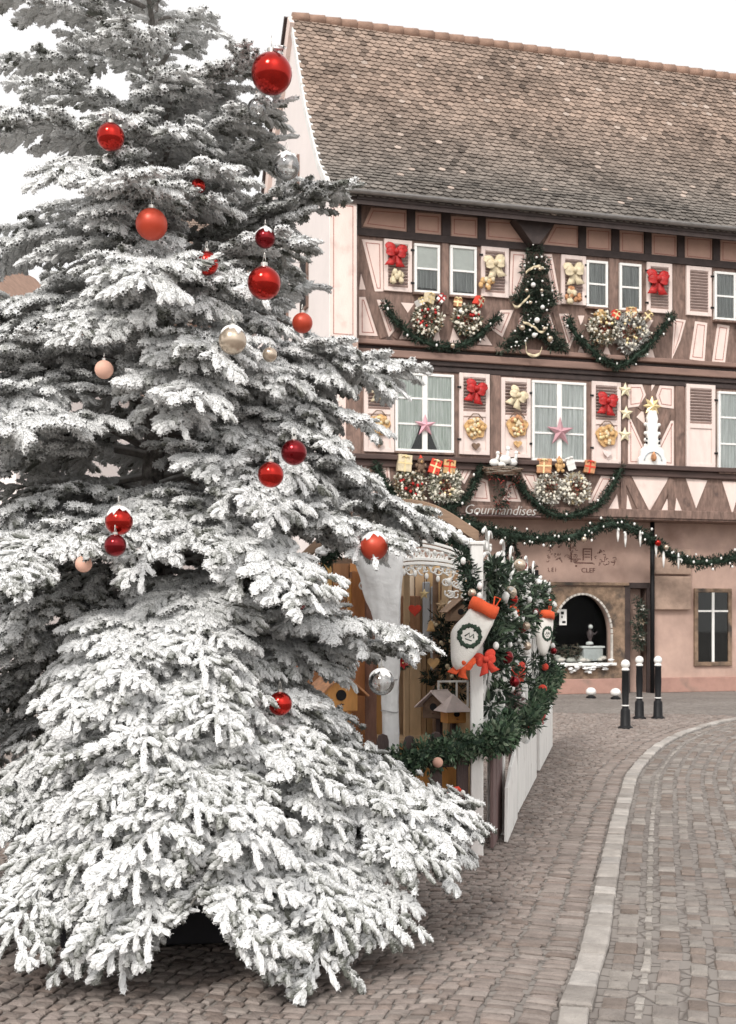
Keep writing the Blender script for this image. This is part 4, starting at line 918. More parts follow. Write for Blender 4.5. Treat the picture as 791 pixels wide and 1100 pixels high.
# --- wreaths
WC=[(.66,.62,.52),(.60,.58,.48),(.10,.13,.08),(.045,.07,.04),(.45,.33,.20),(.70,.66,.56),(.30,.20,.11)]
def wreath(px,py,r,label,shape='round',inner='red',v=.14,cols=WC,berries=9):
    c=P(px,py,v); o=hempty('wreath',c,label,'wreath','wreaths hung under the windows'); r*=PXM
    if shape=='round': ring=[Vector((r*.66*math.cos(t),0,r*.66*math.sin(t))) for t in np.linspace(0,2*PI,25)]
    else:
        k=[(0,1),(1,0),(0,-1),(-1,0),(0,1)] if shape=='diamond' else [(.74,.74),(.74,-.74),(-.74,-.74),(-.74,.74),(.74,.74)]
        ring=[]
        for a,b in zip(k,k[1:]): ring+=[Vector(((a[0]+(b[0]-a[0])*t)*r*.9,0,(a[1]+(b[1]-a[1])*t)*r*.9)) for t in np.linspace(0,1,8)[:-1]]
    MB().tube(ring,.02,5,0,False,True).build('hoop',M['twig'],o)
    fluff(ring,r*.40,int(1700),cols,'foliage',o,M['wreath'],.075,.036,.8)
    if shape=='diamond': MB().prism([(r*.42*math.cos(t),r*.42*math.sin(t)) for t in np.linspace(0,2*PI,5)[:-1]],.01,.03).build('backing',M['twig'],o)
    mb=MB()
    for k in range(34):
        q=random.choice(ring)+Vector((random.gauss(0,r*.20),-r*.34+random.uniform(-.02,.03),random.gauss(0,r*.20))); mb.ball(q,random.uniform(.018,.034),6,0,(1,.8,1),.25)
    mb.build('blossoms',mat('cream_blossom',(.70,.66,.56),.9,.12,20),o)
    for k in range(berries):
        t=random.uniform(0,2*PI); q=r*random.uniform(.25,.8); MB().ball((q*math.cos(t),-.09,q*math.sin(t)),random.uniform(.022,.036),8).build('berry',M[random.choice(inner if isinstance(inner,(list,tuple)) else [inner])],o,True)
    fluff([Vector((random.gauss(0,r*.2),-.03,random.gauss(0,r*.2))) for i in range(12)],r*.24,420,[(.34,.05,.04),(.28,.16,.09),(.05,.07,.04),(.5,.45,.35)],'flower_heart',o,M['wreath'],.06,.03,.7)
    return o
wreath(459,344,17,'round white and green wreath with red berries under the upper left windows')
wreath(502,344,17,'round green wreath with many white buds under the upper left windows',inner=['red','balls'],berries=14)
wreath(648,353,19,'loose white leafed wreath left of the diamond wreath','round','gold')
wreath(676,357,22,'white diamond shaped wreath with a brown heart','diamond','gold',cols=[(.74,.73,.70),(.6,.6,.56),(.66,.64,.6),(.2,.2,.17)])
wreath(440,524,17,'square green and white wreath with a red heart under the lower left window','square','red')
wreath(478,522,18,'square pale wreath with cream roses beside the red hearted one','square',['gold','cream'],cols=[(.66,.62,.5),(.6,.6,.5),(.12,.14,.08),(.72,.7,.62)])
wreath(590,525,18,'white poinsettia wreath with brown cones under the lower right window','round','twig',cols=[(.76,.74,.68),(.68,.64,.56),(.70,.68,.62),(.25,.22,.14)])
wreath(618,525,18,'white poinsettia wreath with golden cones under the lower right window','round',['gold','twig'],cols=[(.76,.74,.68),(.68,.64,.56),(.45,.36,.22),(.70,.68,.62)])
# --- bows on the shutters
BW='ribbon bows on the shutters'
def hbow(px,py,s,m,label,tilt=0.): bow(HM@P(px,py,.10),s,M[m],label,BW,A,tilt)
hbow(425,271,.46,'red','red ribbon bow on the shutter left of the upper left window',.1)
hbow(531,283,.46,'cream','cream ribbon bow on the louvred shutter beside the tree shaped garland, left side',-.15)
hbow(616,291,.46,'cream','cream ribbon bow on the shutter right of the tree shaped garland',-.1)
hbow(706,300,.52,'red','red ribbon bow on the upper shutter far right of the front',.05)
hbow(511,418,.46,'red','red ribbon bow on the shutter right of the lower left window',.25)
hbow(556,425,.42,'cream','cream ribbon bow on the shutter left of the lower right window',.5)
hbow(652,431,.46,'red','red ribbon bow on the shutter beside the three gold stars',.15)
hbow(407,418,.40,'cream','cream ribbon bow half hidden by a snowy bough on the leftmost middle shutter')
# --- cookie plaques, hearts and small hangings
def plaque(px,py,w,m,label,heart=True,hm='pinkroof'):
    c=P(px,py,.08); o=hempty('cookie_plaque',c,label,'plaque','baked wreath plaques on the shutters'); w*=PXM
    MB().prism([(w*(.5+.06*math.sin(5*t))*math.cos(t),w*(.46+.06*math.sin(6*t))*math.sin(t)) for t in np.linspace(0,2*PI,29)[:-1]],-.01,.02).build('plate',M['tan'],o,bevel=.008)
    random.seed(int(px)); mb=MB()
    for k in range(26):
        t=random.uniform(0,2*PI); q=w*.40*random.random()**.5; mb.ball((q*math.cos(t),-.03,q*math.sin(t)),random.uniform(.03,.055),7,random.choice((0,0,1,2)),(1,.6,1),.2)
    mb.build('crust',[M[m],M['cream'],M['gold']],o,True)
    MB().tube([(-w*.35,-.01,w*.38),(-w*.12,-.02,w*.62),(w*.12,-.02,w*.62),(w*.35,-.01,w*.38)],.012,6).build('hanging_ribbon',M['twig'],o)
    if heart:
        mb=MB(); z0=-w*.78
        hp=[(.16*math.sin(t)**3*w*.9,z0+w*.055*(13*math.cos(t)-5*math.cos(2*t)-2*math.cos(3*t)-math.cos(4*t))/5) for t in np.linspace(0,2*PI,25)[:-1]]
        hp=[(x*1.35,z) for x,z in hp]; mb.prism(hp,-.04,.0); mb.build('heart',M[hm],o,bevel=.008)
plaque(407,457,25,'tan','golden cookie plaque with a dark heart on the leftmost middle shutter',True,'twig')
plaque(511,460,25,'tan','golden cookie plaque on the shutter right of the lower left window',True,'twig')
plaque(556,458,25,'orange','orange gingerbread plaque on the shutter left of the lower right window',True,'tan')
plaque(652,468,26,'tan','golden cookie plaque with a pale heart beside the three gold stars',True,'pinkroof')
for px,py,m,lab in ((426,298,'cream','small cream cookie bunch under the red bow on the upper left shutter'),(524,303,'tan','small tan cookie bunch under the cream bow left of the tree shaped garland'),(614,319,'orange','small orange cookie bunch under the cream bow right of the tree shaped garland')):
    mb=MB(); random.seed(px)
    for k in range(16): mb.ball((random.gauss(0,.075),-.03+random.uniform(-.03,.03),random.gauss(0,.06)),random.uniform(.035,.06),8,random.choice((0,0,1)),(1,.6,1.2),.25)
    tag(on_house(mb.build('cookie_bunch',[M[m],M['cream']],None,True),P(px,py,.10)),lab,'cookies','cookie bunches on the upper shutters')
# --- gold stars, paper stars in the windows
for px,py,lab in ((672,419,'top gold star on the timber post right of the lower right shutter'),(673,444,'middle gold star on the timber post right of the lower right shutter'),(671.5,467,'lowest gold star on the timber post right of the lower right shutter')):
    mb=MB(); star_mesh(mb,.165,.075,.05); tag(on_house(mb.build('gold_star',mat('pale_gold_star',(.78,.70,.48),.45,.1,10),None),P(px,py,.07)),lab,'star','gold stars on the post')
for px,py,r,lab,m in ((457,457,.24,'pink paper star hung in the lower left window','pinkstar'),(602,464,.32,'large dusky pink paper star hung in the lower right window','duskstar')):
    mt=M.get(m) or mat('dusky_pink_paper',(.50,.28,.31),.7,.15,8)
    mb=MB(); star_mesh(mb,r,r*.36,.08); tag(on_house(mb.build('paper_star',mt,None),P(px,py,.10)),lab,'star','paper stars in the windows')
# --- parcels, teddy dolls over the wreaths
def parcel(px,py,w,h,m,rm,label,tilt=0.):
    c=P(px,py,.12); o=hempty('gift_box',c,label,'gift box','gift boxes above the wreaths'); w*=PXM; h*=PXM; T=Matrix.Rotation(tilt+random.uniform(-.22,.22),4,'Y')@Matrix.Rotation(random.uniform(-.5,.5),4,'Z')
    MB().box(-w/2,w/2,-.10,.04,-h/2,h/2,0,T).build('box',M[m],o,bevel=.008)
    MB().box(-.016,.016,-.104,.044,-h/2-.004,h/2+.004,0,T).box(-w/2-.004,w/2+.004,-.106,-.103,-.016,.016,0,T).build('ribbon',M[rm],o)
    mb=MB()
    for s in (-1,1): mb.tube([T@Vector((s*q*.07,-.11,h*.30+.05*math.sin(q*PI))) for q in (0,.4,.8,1,.7,.2)],.011,5)
    mb.build('bow',M[rm],o,True)
for a in ((460,321,10,11,'cream','gold','cream gift box above the left round wreath',0.),(473,322,8,8,'white','red','white gift box tilted above the gap between the round wreaths',.5),(450,326,7,7,'white','gold','small white gift box left of the cream one, upper storey',-.4),(492,326,9,9,'orange','gold','orange gift box above the right round wreath',.2),(513,324,9,10,'redfelt','cream','red gift box tilted above the right round wreath',.6),
    (434,498,15,18,'cream','gold','large cream gift box above the square red hearted wreath',0.),(467,502,12,16,'redfelt','gold','dark red gift box above the square wreaths',.15),(482,502,13,15,'tan','redfelt','tan gift box above the pale square wreath',-.1),
    (585,501,16,16,'orange','gold','orange gift box above the left poinsettia wreath',.05),(613,498,9,15,'white','white','plain white upright box above the right poinsettia wreath',-.35),(633,502,12,14,'orange','redfelt','brown orange gift box right of the white upright box',.1),
    (644,340,13,10,'tan','gold','tan gift box above the loose white leafed wreath',.7),(660,339,9,9,'redfelt','gold','small red gift box between the upper right wreaths',.3),(678,337,12,12,'orange','gold','round cornered orange box above the diamond wreath',.0),(694,341,10,12,'twig','gold','dark brown box right of the orange one above the diamond wreath',.6)): parcel(*a)
def doll(px,py,s,label,body='twig',hat='redfelt'):
    c=P(px,py,.14); o=hempty('teddy_doll',c,label,'doll','dolls above the wreaths'); s*=PXM
    mb=MB().ball((0,0,-s*.12),s*.30,12,0,(1,.8,1.1)).ball((0,-.02,s*.26),s*.24,12)
    for q in (-1,1): mb.ball((q*s*.18,0,s*.44),s*.08,8).ball((q*s*.30,-.03,-s*.02),s*.11,8,0,(1,1,1.5)).ball((q*s*.18,-.06,-s*.42),s*.13,8,0,(1,1.2,1))
    mb.build('body',M[body],o,True)
    MB().ball((0,-.02-s*.21,s*.21),s*.10,8).build('muzzle',M['tan'],o,True)
    mb=MB()
    for q in (-1,1): mb.ball((q*s*.09,-.02-s*.21,s*.32),s*.03,6)
    mb.ball((0,-.02-s*.31,s*.23),s*.035,6); mb.build('eyes',M['iron'],o,True)
    MB().lathe([(s*.2,s*.42),(s*.12,s*.56),(s*.02,s*.72)],10).build('hat',M[hat],o,True)
doll(452,500,16,'brown teddy doll in a red hat between the gift boxes under the lower left window')
doll(601,500,15,'tan teddy doll beside the orange box under the lower right window','tan','orange')
# --- nest basket with white geese dolls
c=P(540,505,.22); o=hempty('nest_basket',c,'round twig basket with white goose dolls on the ledge between the lower windows','basket')
mb=MB(); random.seed(8)
for k in range(34):
    zz=random.uniform(-.10,.05); r=.40+zz*.9+random.uniform(-.03,.03); ph=random.uniform(0,6); mb.tube([(r*math.cos(ph+t),r*.45*math.sin(ph+t),zz+.02*math.sin(3*t+ph)) for t in np.linspace(0,4.5,14)],.011,4,random.choice((0,1)))
mb.build('twig_bowl',[M['twig'],mat('grey_twig',(.32,.27,.22),.9,.3,20)],o)
for k,(x,z,s) in enumerate(((-.20,.14,1.),(.02,.20,1.2),(.20,.16,1.),(-.05,.1,.8))):
    mb=MB().ball((x,-.05-.05*(k%2),z),.09*s,10,0,(1.2,.8,.9)).ball((x+.07,-.07,z+.19*s),.045*s,8); mb.tube([(x+.04,-.06,z+.03),(x+.07,-.07,z+.12*s),(x+.07,-.07,z+.19*s)],[.045,.03,.03],8); g=mb.build('goose_doll',M['white'],o,True)
    MB().tube([(x+.11,-.08,z+.19*s),(x+.16,-.09,z+.18*s)],[.018,.004],6).build('beak',M['orange'],g)
fluff([Vector((random.uniform(-.3,.3),-.05,random.uniform(-.15,-.05))) for i in range(10)]+[Vector((random.gauss(0,.12),-.04,-.2-.07*i)) for i in range(9)],.11,900,FIRC+[(.3,.05,.04)],'foliage',o,M['fir'],.08,.022)
# --- white candle arch pyramid
c=P(699,500,.03); o=hempty('candle_arch',c,'white wooden candle arch with turned tower on the ledge at the right','candle arch')
mb=MB(); s=PXM
def half(pts): return pts+[(-x,z) for x,z in pts[::-1]]
sil=half([(17.5,0),(17.5,7),(15,10),(14.5,17),(10,21),(7.0,24),(8.0,27),(6.5,31),(8.0,35),(6.0,39),(7.5,44),(6.0,48),(7.0,53),(5.5,58),(5,62)])
mb.prism([(x*s,z*s) for x,z in sil],-.10,-.02); mb.build('tower',M['white'],o,bevel=.012)
mb=MB()
for q in (-1,1):
    for z in (22,28.5,36,46): mb.ball((q*8.5*s,-.07,z*s),.042,8)
mb.build('turned_knobs',M['white'],o,True)
mb=MB()
for q in (-1,1):
    for z in (25,29.5): mb.ball((q*8.0*s,-.105,z*s),.026,8)
mb.build('dark_holes',M['iron'],o,True)
mb=MB(); mb.tube([(11*s*math.cos(t),-.11,(5+10*math.sin(t))*s) for t in np.linspace(0,PI,15)],.014,6); mb.build('arch_line',mat('pale_blue_grey',(.5,.55,.58),.6,.1,8),o,True)
MB().lathe([(.035,0),(.06,.06),(.05,.13),(.01,.2)],10,(0,-.14,4*s)).build('candle',M['orange'],o,True)
mb=MB(); star_mesh(mb,.22,.12,.06,8); q=mb.build('top_star',M['gold'],o); q.location=(0,-.07,67*s)
# --- lettering over the ground floor
a=P(489,549,.10); b=P(581,556,.10); c=P(535,552,.10); o=hempty('shop_sign',c,'white script lettering sign above the long garland','sign')
t=text('lettering','Gourmandises',.285,M['sign'],o,(.03,-.03,-.02),shear=.35,ext=.012,sx=.94,off=-.004)
MB().box(a.x-c.x,b.x-c.x,-.005,.03,-.05,-.02).build('rail',M['mauve'],o)
# --- box of toys fixed to the gable corner
c=P(352,510,.12); o=hempty('toy_box',c,'cream window box with orange and red toys on the gable corner','window box')
MB().box(-.30,.24,-.16,.05,-.24,-.02).build('box',mat('cream_box',(.66,.55,.34),.7,.2,8),o,bevel=.012)
mb=MB(); random.seed(4)
for k in range(26): mb.ball((random.uniform(-.27,.2),random.uniform(-.14,.0),random.uniform(-.06,.17)),random.uniform(.045,.08),8,random.choice((0,1,1,2,3)),(1,1,1.2),.2)
mb.build('toys',[M['redfelt'],M['orangered'],M['gold'],M['iron']],o,True)
mb=MB()
for k in range(8): mb.box(-.28+.07*k,-.255+.07*k,-.166,-.16,-.22,-.05)
mb.build('slats',M['cream'],o)
# --- dark garland legs framing the head board, hanging greenery by the door
def qgar(px,rad,label,n,**k):
    pts=[P(x,y,-.45) for x,y in px]; c=pts[len(pts)//2].copy(); return garland('garland',[p-c for p in pts],rad,label,None,HM@c,n,cols=[(.022,.024,.02),(.03,.03,.026),(.016,.016,.014)],**k)
qgar([(549,578),(547,588),(541,598),(535,605)],.06,'dark fir strand hanging down to the left over the head board',420,ll=.06)
qgar([(552,578),(555,592),(560,604),(566,611),(572,614),(574,609)],.06,'dark fir strand curling to the right over the head board',520,ll=.06)
c=P(687,668,-.48); o=hempty('door_spray',c,'hanging spray of greenery beside the doorway','greenery')
fluff([Vector((random.gauss(0,.07),0,z)) for z in np.linspace(-.55,.45,16)],.13,900,[(.03,.05,.035),(.05,.07,.05),(.10,.09,.07)],'foliage',o,M['fir'],.09,.022)
fluff([Vector((0,-.1,z)) for z in (-.35,0,.3)],.05,40,[(.6,.6,.55),(.4,.3,.2)],'cones',o,M['fir'],.06,.03)
# --- shop window display
def hq(name,label,cat,px,py,v): return hempty(name,P(px,py,v),label,cat)
o=hq('shop_display','white table with a small figure among snow in the arched shop window','display',634,711,-.85)
MB().box(-.22,.32,-.08,.18,.30,.345).box(-.18,.28,-.06,.16,0.02,.30,1).build('table',[M['white'],mat('grey_white_cloth',(.5,.5,.49),.9,.1,10)],o,bevel=.01)
mb=MB().lathe([(.09,.345),(.06,.40),(.03,.47),(.06,.55),(.075,.63),(.03,.70),(.045,.75),(.04,.80),(.01,.83)],12).tube([(.02,0,.64),(.10,-.03,.60),(.14,-.05,.66)],[.03,.02,.015],6); mb.build('figurine',mat('dark_figurine',(.10,.07,.07),.5,.5,14),o,True)
MB().ball((.0,-.03,.76),.05,10).ball((-.02,-.02,.40),.075,10,0,(1.2,1,.6)).build('figurine_highlights',M['white'],o,True)
random.seed(9); mb=MB()
for k in range(34): mb.ball((random.uniform(-.75,.42),random.uniform(-.05,.2),random.uniform(.0,.10)),random.uniform(.05,.10),8,0,(1.3,1,.7),.2)
mb.build('snow_heap',mat('display_snow',(.55,.52,.47),.9,.15,10,.4,30),o,True)
fluff([Vector((random.uniform(-.7,-.2),.05,random.uniform(.1,.35))) for i in range(12)],.12,500,[(.05,.07,.05),(.12,.09,.07),(.25,.2,.15)],'foliage',o,M['fir'],.09,.025)
o=hq('price_card','white card hanging at the left of the arched shop window','card',605,663,-.72)
mb=MB().box(-.085,.085,0,.012,-.17,.17); mb.build('card',M['white'],o); MB().box(-.05,.02,-.003,-.001,.06,.12).box(-.02,.06,-.003,-.001,-.13,-.08).box(-.04,-.01,-.003,-.001,-.02,.03).build('mark',M['iron'],o)
mb=MB(); random.seed(12)
for k in range(90):
    x=random.uniform(593,657); y=717+3*math.sin(x*.35)+random.uniform(-3,3)-(4 if x>650 else 0); p=P(x,y,-.48)-P(625,717,-.48); mb.ball((p.x,random.uniform(-.05,.05),p.z),random.uniform(.02,.042),7,0,(1.7,1,.6),.3)
tag(on_house(mb.build('cotton_snow_strip',M['snow'],None,True),P(625,717,-.48)),'strip of white cotton snow on the stones below the arched shop window','cotton snow')
# ================================================================== MARKET STALL, FENCE, LATTICE
SY=9.4
stall=empty('market_stall',(0.1,SY,0),0,'wooden market stall with curved roof and white fretwork arch behind the fir tree','market stall')
so=Vector((0.1,SY,0))
def w(px,py,Y): return W(px,py,Y)-so
random.seed(31)
V=[];Qd=[];T=[]
def tplank(x0,x1,y0,y1,z0,z1,c):
    b=len(V)
    for z in (z0,z1):
        for y in (y0,y1):
            for x in (x0,x1): V.append((x,y,z)); T.append(c)
    for f in ((0,2,3,1),(4,5,7,6),(0,1,5,4),(2,6,7,3),(0,4,6,2),(1,3,7,5)): Qd.append(tuple(i+b for i in f))
TC=[(.66,.48,.31),(.58,.40,.24),(.72,.57,.41),(.50,.31,.17),(.74,.62,.48),(.62,.42,.22)]
x=w(300,700,9.86).x; xe=w(490,700,9.86).x
while x<xe:
    wd=random.uniform(.07,.15); f=(x-w(300,700,9.86).x)/(xe-w(300,700,9.86).x)
    c=random.choice(TC); 
    if f<.55: c=(.48*random.uniform(.7,1.2),.23*random.uniform(.7,1.2),.08)
    tplank(x,x+wd-.008,.45+random.uniform(0,.04),.49,.02,2.05,np.array(c)*random.uniform(.75,1.2)); x+=wd
npmesh('plank_wall',V,Qd,M['plank'],stall,tint=np.array(T))
MB().box(w(300,700,9.86).x-.02,w(490,700,9.86).x,.50,.53,.0,2.1).build('backing',M['twig'],stall)
mb=MB()                                           # uprights with rounded arrises
for px,Y,wd,m in ((437,9.6,.05,0),(468,9.8,.045,1),(478,9.7,.06,0),(500,9.75,.10,0)):
    a=w(px,700,Y); mb.box(a.x-wd/2,a.x+wd/2,a.y-.03,a.y+.03,0,2.0,m)
mb.build('upright',[M['orangelight'],M['roofwood']],stall,bevel=.01)
# curved roof with a plank edge
arc_=polyline([w(x,y,8.95)*1-Vector((0,0,0)) for x,y in ((290,640),(335,592),(378,560),(428,545),(470,552),(514,579))],26)
def rsweep(dz0,dz1,y0,y1,m,name,bv=.0):
    vs=[]
    for y in (y0,y1):
        for p in arc_: vs+=[Vector((p.x,y,p.z+dz0)),Vector((p.x,y,p.z+dz1))]
    n=len(arc_)*2; fs=[]
    for i in range(len(arc_)-1):
        a=2*i; fs+=[(a,a+1,a+3,a+2),(n+a+2,n+a+3,n+a+1,n+a),(a,a+2,n+a+2,n+a),(a+1,n+a+1,n+a+3,a+3)]
    fs+=[(0,n,n+1,1),(n-2,n-1,2*n-1,2*n-2)]
    return MB().add(vs,fs).build(name,m,stall,bevel=bv)
rsweep(.0,.04,-.45,-.15,M['roofwood'],'roof'); rsweep(-.035,.055,-.50,-.455,M['roofwood'],'roof_fascia',.006)
# white fretwork arch: two curved bands with scrolls between
ay=-.62; Yar=SY+ay
up_=polyline([w(x,y,Yar) for x,y in ((388,610),(405,594),(422,587),(440,585),(460,587),(480,592),(500,600))],30)
lo_=polyline([w(x,y,Yar) for x,y in ((388,622),(405,613),(425,607.5),(445,605),(465,605.5),(483,608),(502,614))],30)
mb=MB()
for ln,th in ((up_,.020),(lo_,.022)):
    for dz in (0,.030):
        vs=[]
        for p in ln:
            for dy,dzz in ((-.02,-th/2),(-.02,th/2),(.02,th/2),(.02,-th/2)): vs.append((p.x,p.y+dy,p.z+dzz+dz))
        n=len(ln); mb.add(vs,[(4*i+j,4*i+(j+1)%4,4*i+4+(j+1)%4,4*i+4+j) for i in range(n-1) for j in range(4)]+[(3,2,1,0),(4*n-4,4*n-3,4*n-2,4*n-1)])
fa=mb.build('fretwork_arch',M['white'],stall,bevel=.003)
mb=MB()
def scroll(c,r,ph,n=14,turn=1.6,th=.007,sg=1):
    mb.tube([(c.x+sg*r*(1-.62*i/n)*math.cos(ph+turn*2*PI*i/n*.62),c.y,c.z+r*(1-.62*i/n)*math.sin(ph+turn*2*PI*i/n*.62)) for i in range(n+1)],th,5)
for i in range(2,29):
    a,b=up_[i],lo_[i]; m_=(a+b)/2; h=(a.z-b.z)
    scroll(m_,min(.045,h*.36),i*1.1,sg=1 if i%2 else -1)
    if i%2==0: mb.ball(m_+Vector((.012,-.01,h*.2)),.013,7,0,(1,.7,1.3))
for i in range(1,30):                             # drop scrolls under the lower band
    b=lo_[i]; dl=.055+.02*math.sin(i*1.9); scroll(b+Vector((0,0,-dl*.7)),dl*.55,i*.9+2,sg=-1 if i%2 else 1); 
    if i%3==0: mb.ball(b+Vector((0,-.005,-dl*1.5)),.016,7,0,(1,.6,1.5))
for i in range(22,30):                            # corner bracket on the right
    b=lo_[i]; k=(i-21)
    for j in range(int(k*.75)): scroll(b+Vector((random.uniform(-.02,.02),0,-.12-.075*j)),.032,random.uniform(0,6),sg=random.choice((-1,1)))
mb.build('scrolls',M['white'],fa,True)
# interior bits fixed to the wall: showcase strips
mb=MB()
for px,y0,y1,wd,m in ((441,640,690,.16,0),(445,700,800,.12,1),(458,625,700,.06,2),(466,630,720,.05,2),(472,690,760,.05,1),(424,640,800,.05,0),(488,640,700,.05,1)):
    a=w(px,y0,9.83); b=w(px,y1,9.83); mb.box(a.x-wd/2,a.x+wd/2,.40,.448,b.z,a.z,m)
mb.build('showcase_strip',[mat('rust_wood',(.33,.17,.09),.75,.4,9,.3,40,stretch=(1,1,.2)),M['orangelight'],mat('grey_blue_board',(.40,.42,.44),.7,.25,8,.1,40,stretch=(1,1,.2))],stall,bevel=.01)
tag(MB().box(-.62,.62,-.02,.44,.62,.67).box(-.60,.60,.0,.02,.05,.62,1).build('counter',[M['orangelight'],M['orangewood']],stall,bevel=.008))
# --- snowy fir garland along the roof edge
gp=[w(x,y,8.85)+so for x,y in ((345,604),(385,575),(425,560),(445,564),(465,571),(485,580),(505,593))]
c=gp[3].copy(); o=garland('garland',[p-c for p in gp],.075,'snow topped fir garland along the curved stall roof edge',None,c,2200,rz=0,ll=.055,lw=.014)
cl=polyline([p-c for p in gp],40); random.seed(2); mb=MB()
for p in cl:
    for k in range(4): mb.ball(p+Vector((random.uniform(-.02,.02),random.uniform(-.05,.0),.055+random.uniform(-.012,.02))),random.uniform(.018,.034),7,0,(1.3,1,.8),.25)
mb.build('snow_top',M['snow'],o,True)
# --- corner post of the enclosure
PA=Vector((.765,8.25,0)); PB=Vector((2.25,15.5,0)); DV=(PB-PA); LEN=DV.length; DV.normalize(); AL=math.atan2(DV.y,DV.x)
o=empty('corner_post',(.735,8.25,0),0,'tall white square post at the front corner of the fence','post')
MB().box(-.042,.042,-.042,.042,0,2.10).build('shaft',M['oldwhite'],o,bevel=.006)
MB().box(-.052,.052,-.052,.052,2.10,2.125).build('cap',M['oldwhite'],o,bevel=.006)
# --- dark picket fence in front of the stall
f0=Vector((.69,8.25,0)); f1=Vector((-1.35,7.75,0)); fd=(f1-f0); fl=fd.length; fd.normalize(); fa_=math.atan2(fd.y,fd.x)
fence=empty('picket_fence',f0,fa_+PI,'dark brown picket fence in front of the market stall','fence')
def picket(mb,x,wd,z1,th=.022,y=0.):
    mb.prism([(x-wd/2,.03),(x+wd/2,.03),(x+wd/2,z1-.05),(x+wd*.36,z1-.012),(x,z1),(x-wd*.36,z1-.012),(x-wd/2,z1-.05)],y-th/2,y+th/2)
for k in range(11):
    px=-(.055+.185*k); mb=MB(); picket(mb,px,.082,.835+.012*math.sin(k*2.2)); mb.build('picket',M['picket'],fence,bevel=.005)
for zz in (.25,.60): MB().box(-fl,0,.012,.045,zz,zz+.06).build('rail',M['picket'],fence,bevel=.004)
gp=[f0+fd*t+Vector((0,-.06,z)) for t,z in ((-.12,.78),(.05,.74),(.2,.72),(.40,.66),(.62,.62),(.85,.60),(1.1,.58),(1.5,.6))]
BX=[(.045,.085,.05),(.075,.13,.07),(.028,.05,.032),(.11,.165,.10),(.20,.25,.17)]
c=gp[2].copy(); o=garland('garland',[p-c for p in gp],.15,'thick green box leaf garland hung along the dark picket fence',None,c,6500,cols=BX,rz=0,ll=.042,lw=.020,baubles=((.22,.035,'peach',-.05),))
# --- low white boards and lattice along the path
def along(s,off=0.): return PA+DV*s+Vector((DV.y,-DV.x,0))*off
scr=empty('lattice_screen',PA,AL,'white lattice screen with scrolled top rails, hung with fir and ornaments along the path','lattice screen')
def S2(px): q=(px-CX)/F; k=DV.x/DV.y; x0=PA.x-PA.y*k; Y=x0/(q-k); return (Y-PA.y)/DV.y
for px in (530,557,579.5,584):
    s=S2(px); MB().box(s-.055,s+.05,-.085,.04,0,2.06).build('post',M['oldwhite'],scr,bevel=.006)
sp=[0]+[S2(x) for x in (530,557,579.5)]
for a,b in zip(sp,sp[1:]):
    MB().box(a+.05,b-.05,-.02,.02,.86,.92).build('rail',M['oldwhite'],scr,bevel=.004); MB().box(a+.05,b-.05,-.02,.02,1.86,1.91).build('rail',M['oldwhite'],scr,bevel=.004)
    mb=MB(); st=.30
    x=a-1.0
    while x<b:
        for sg in (1,-1):
            p=[x,.92]; q=[x+.94,1.86]
            if sg<0: p,q=[x,1.86],[x+.94,.92]
            t0=max(0,(a+.05-p[0])/.94); t1=min(1,(b-.05-p[0])/.94)
            if t1>t0+.02:
                P0=(p[0]+.94*t0,p[1]+(q[1]-p[1])*t0); P1=(p[0]+.94*t1,p[1]+(q[1]-p[1])*t1)
                mb.beam(P0,P1,.075,-.006-.007*sg-.005,-.006-.007*sg+.006)
        x+=st
    mb.build('lattice',M['oldwhite'],scr)
    MB().box(a+.06,b-.06,.05,.07,.60,1.86).build('backing_board',M['picket'],scr)
    mb=MB(); L=b-a                                # scroll work on the top rail
    mb.tube([(a+L*t,0,2.0+.07*math.sin(PI*t)) for t in np.linspace(0,1,20)],.013,7)
    for k in range(2):
        cx=a+L*(.32+.36*k); sg=1 if k else -1
        mb.tube([(cx+sg*(.05+.13*(1-i/16))*math.cos(.6+i*.36),0,2.14+(.03+.07*(1-i/16))*math.sin(.6+i*.36)) for i in range(17)],.012,6)
    for k in range(int(L/.22)): 
        cx=a+.15+k*.22; mb.tube([(cx+.07*math.cos(t)*(1-t/9),0,1.955+.035*math.sin(t)) for t in np.linspace(0,5.5,10)],.010,5)
    mb.build('top_scroll',M['oldwhite'],scr,True)
def boards(s0,s1,z0,z1,label,dip=.12,mat_='oldwhite'):
    o=empty('white_board_panel',along(s0,.10),AL,label,'board panel','low white boards along the path'); L=s1-s0
    pts=[(0,.03),(L,.03),(L,z1-.0)]+[(L*(1-t),z1-dip*math.sin(PI*t)) for t in np.linspace(.1,.9,9)]+[(0,z1)]
    MB().prism(pts,-.018,.018).build('board',M[mat_],o,bevel=.006); 
    MB().box(-.03,.03,.02,.06,0,z1-.05).box(L-.03,L+.03,.02,.06,0,z1-.05).build('stake',M['mauve'],o,bevel=.004)
    return o
# mauve boards next to the corner post, then white boards
o=empty('mauve_board_panel',along(.12,.06),AL,'narrow mauve brown boards beside the white corner post','board panel')
for k in range(3): MB().box(k*.24,k*.24+.20,-.012,.012,.03,.80).build('board',M['mauve'],o,bevel=.004)
o=empty('pointed_white_picket',along(.42,.13),AL,'white pointed board leaning low beside the mauve boards','picket')
MB().prism([(0,.02),(.85,.05),(.90,.42),(.72,.60),(.30,.50),(.04,.40)],-.014,.014).build('board',M['oldwhite'],o,bevel=.005)
boards(S2(541.5),S2(545),.03,.62,'narrow white board between the pointed board and the white troughs',.0)
boards(S2(545),S2(564),.03,.58,'white scalloped board panel, nearer of the two along the path',.10)
boards(S2(568),S2(583.5),.03,.55,'white scalloped board panel, farther of the two along the path',.12)
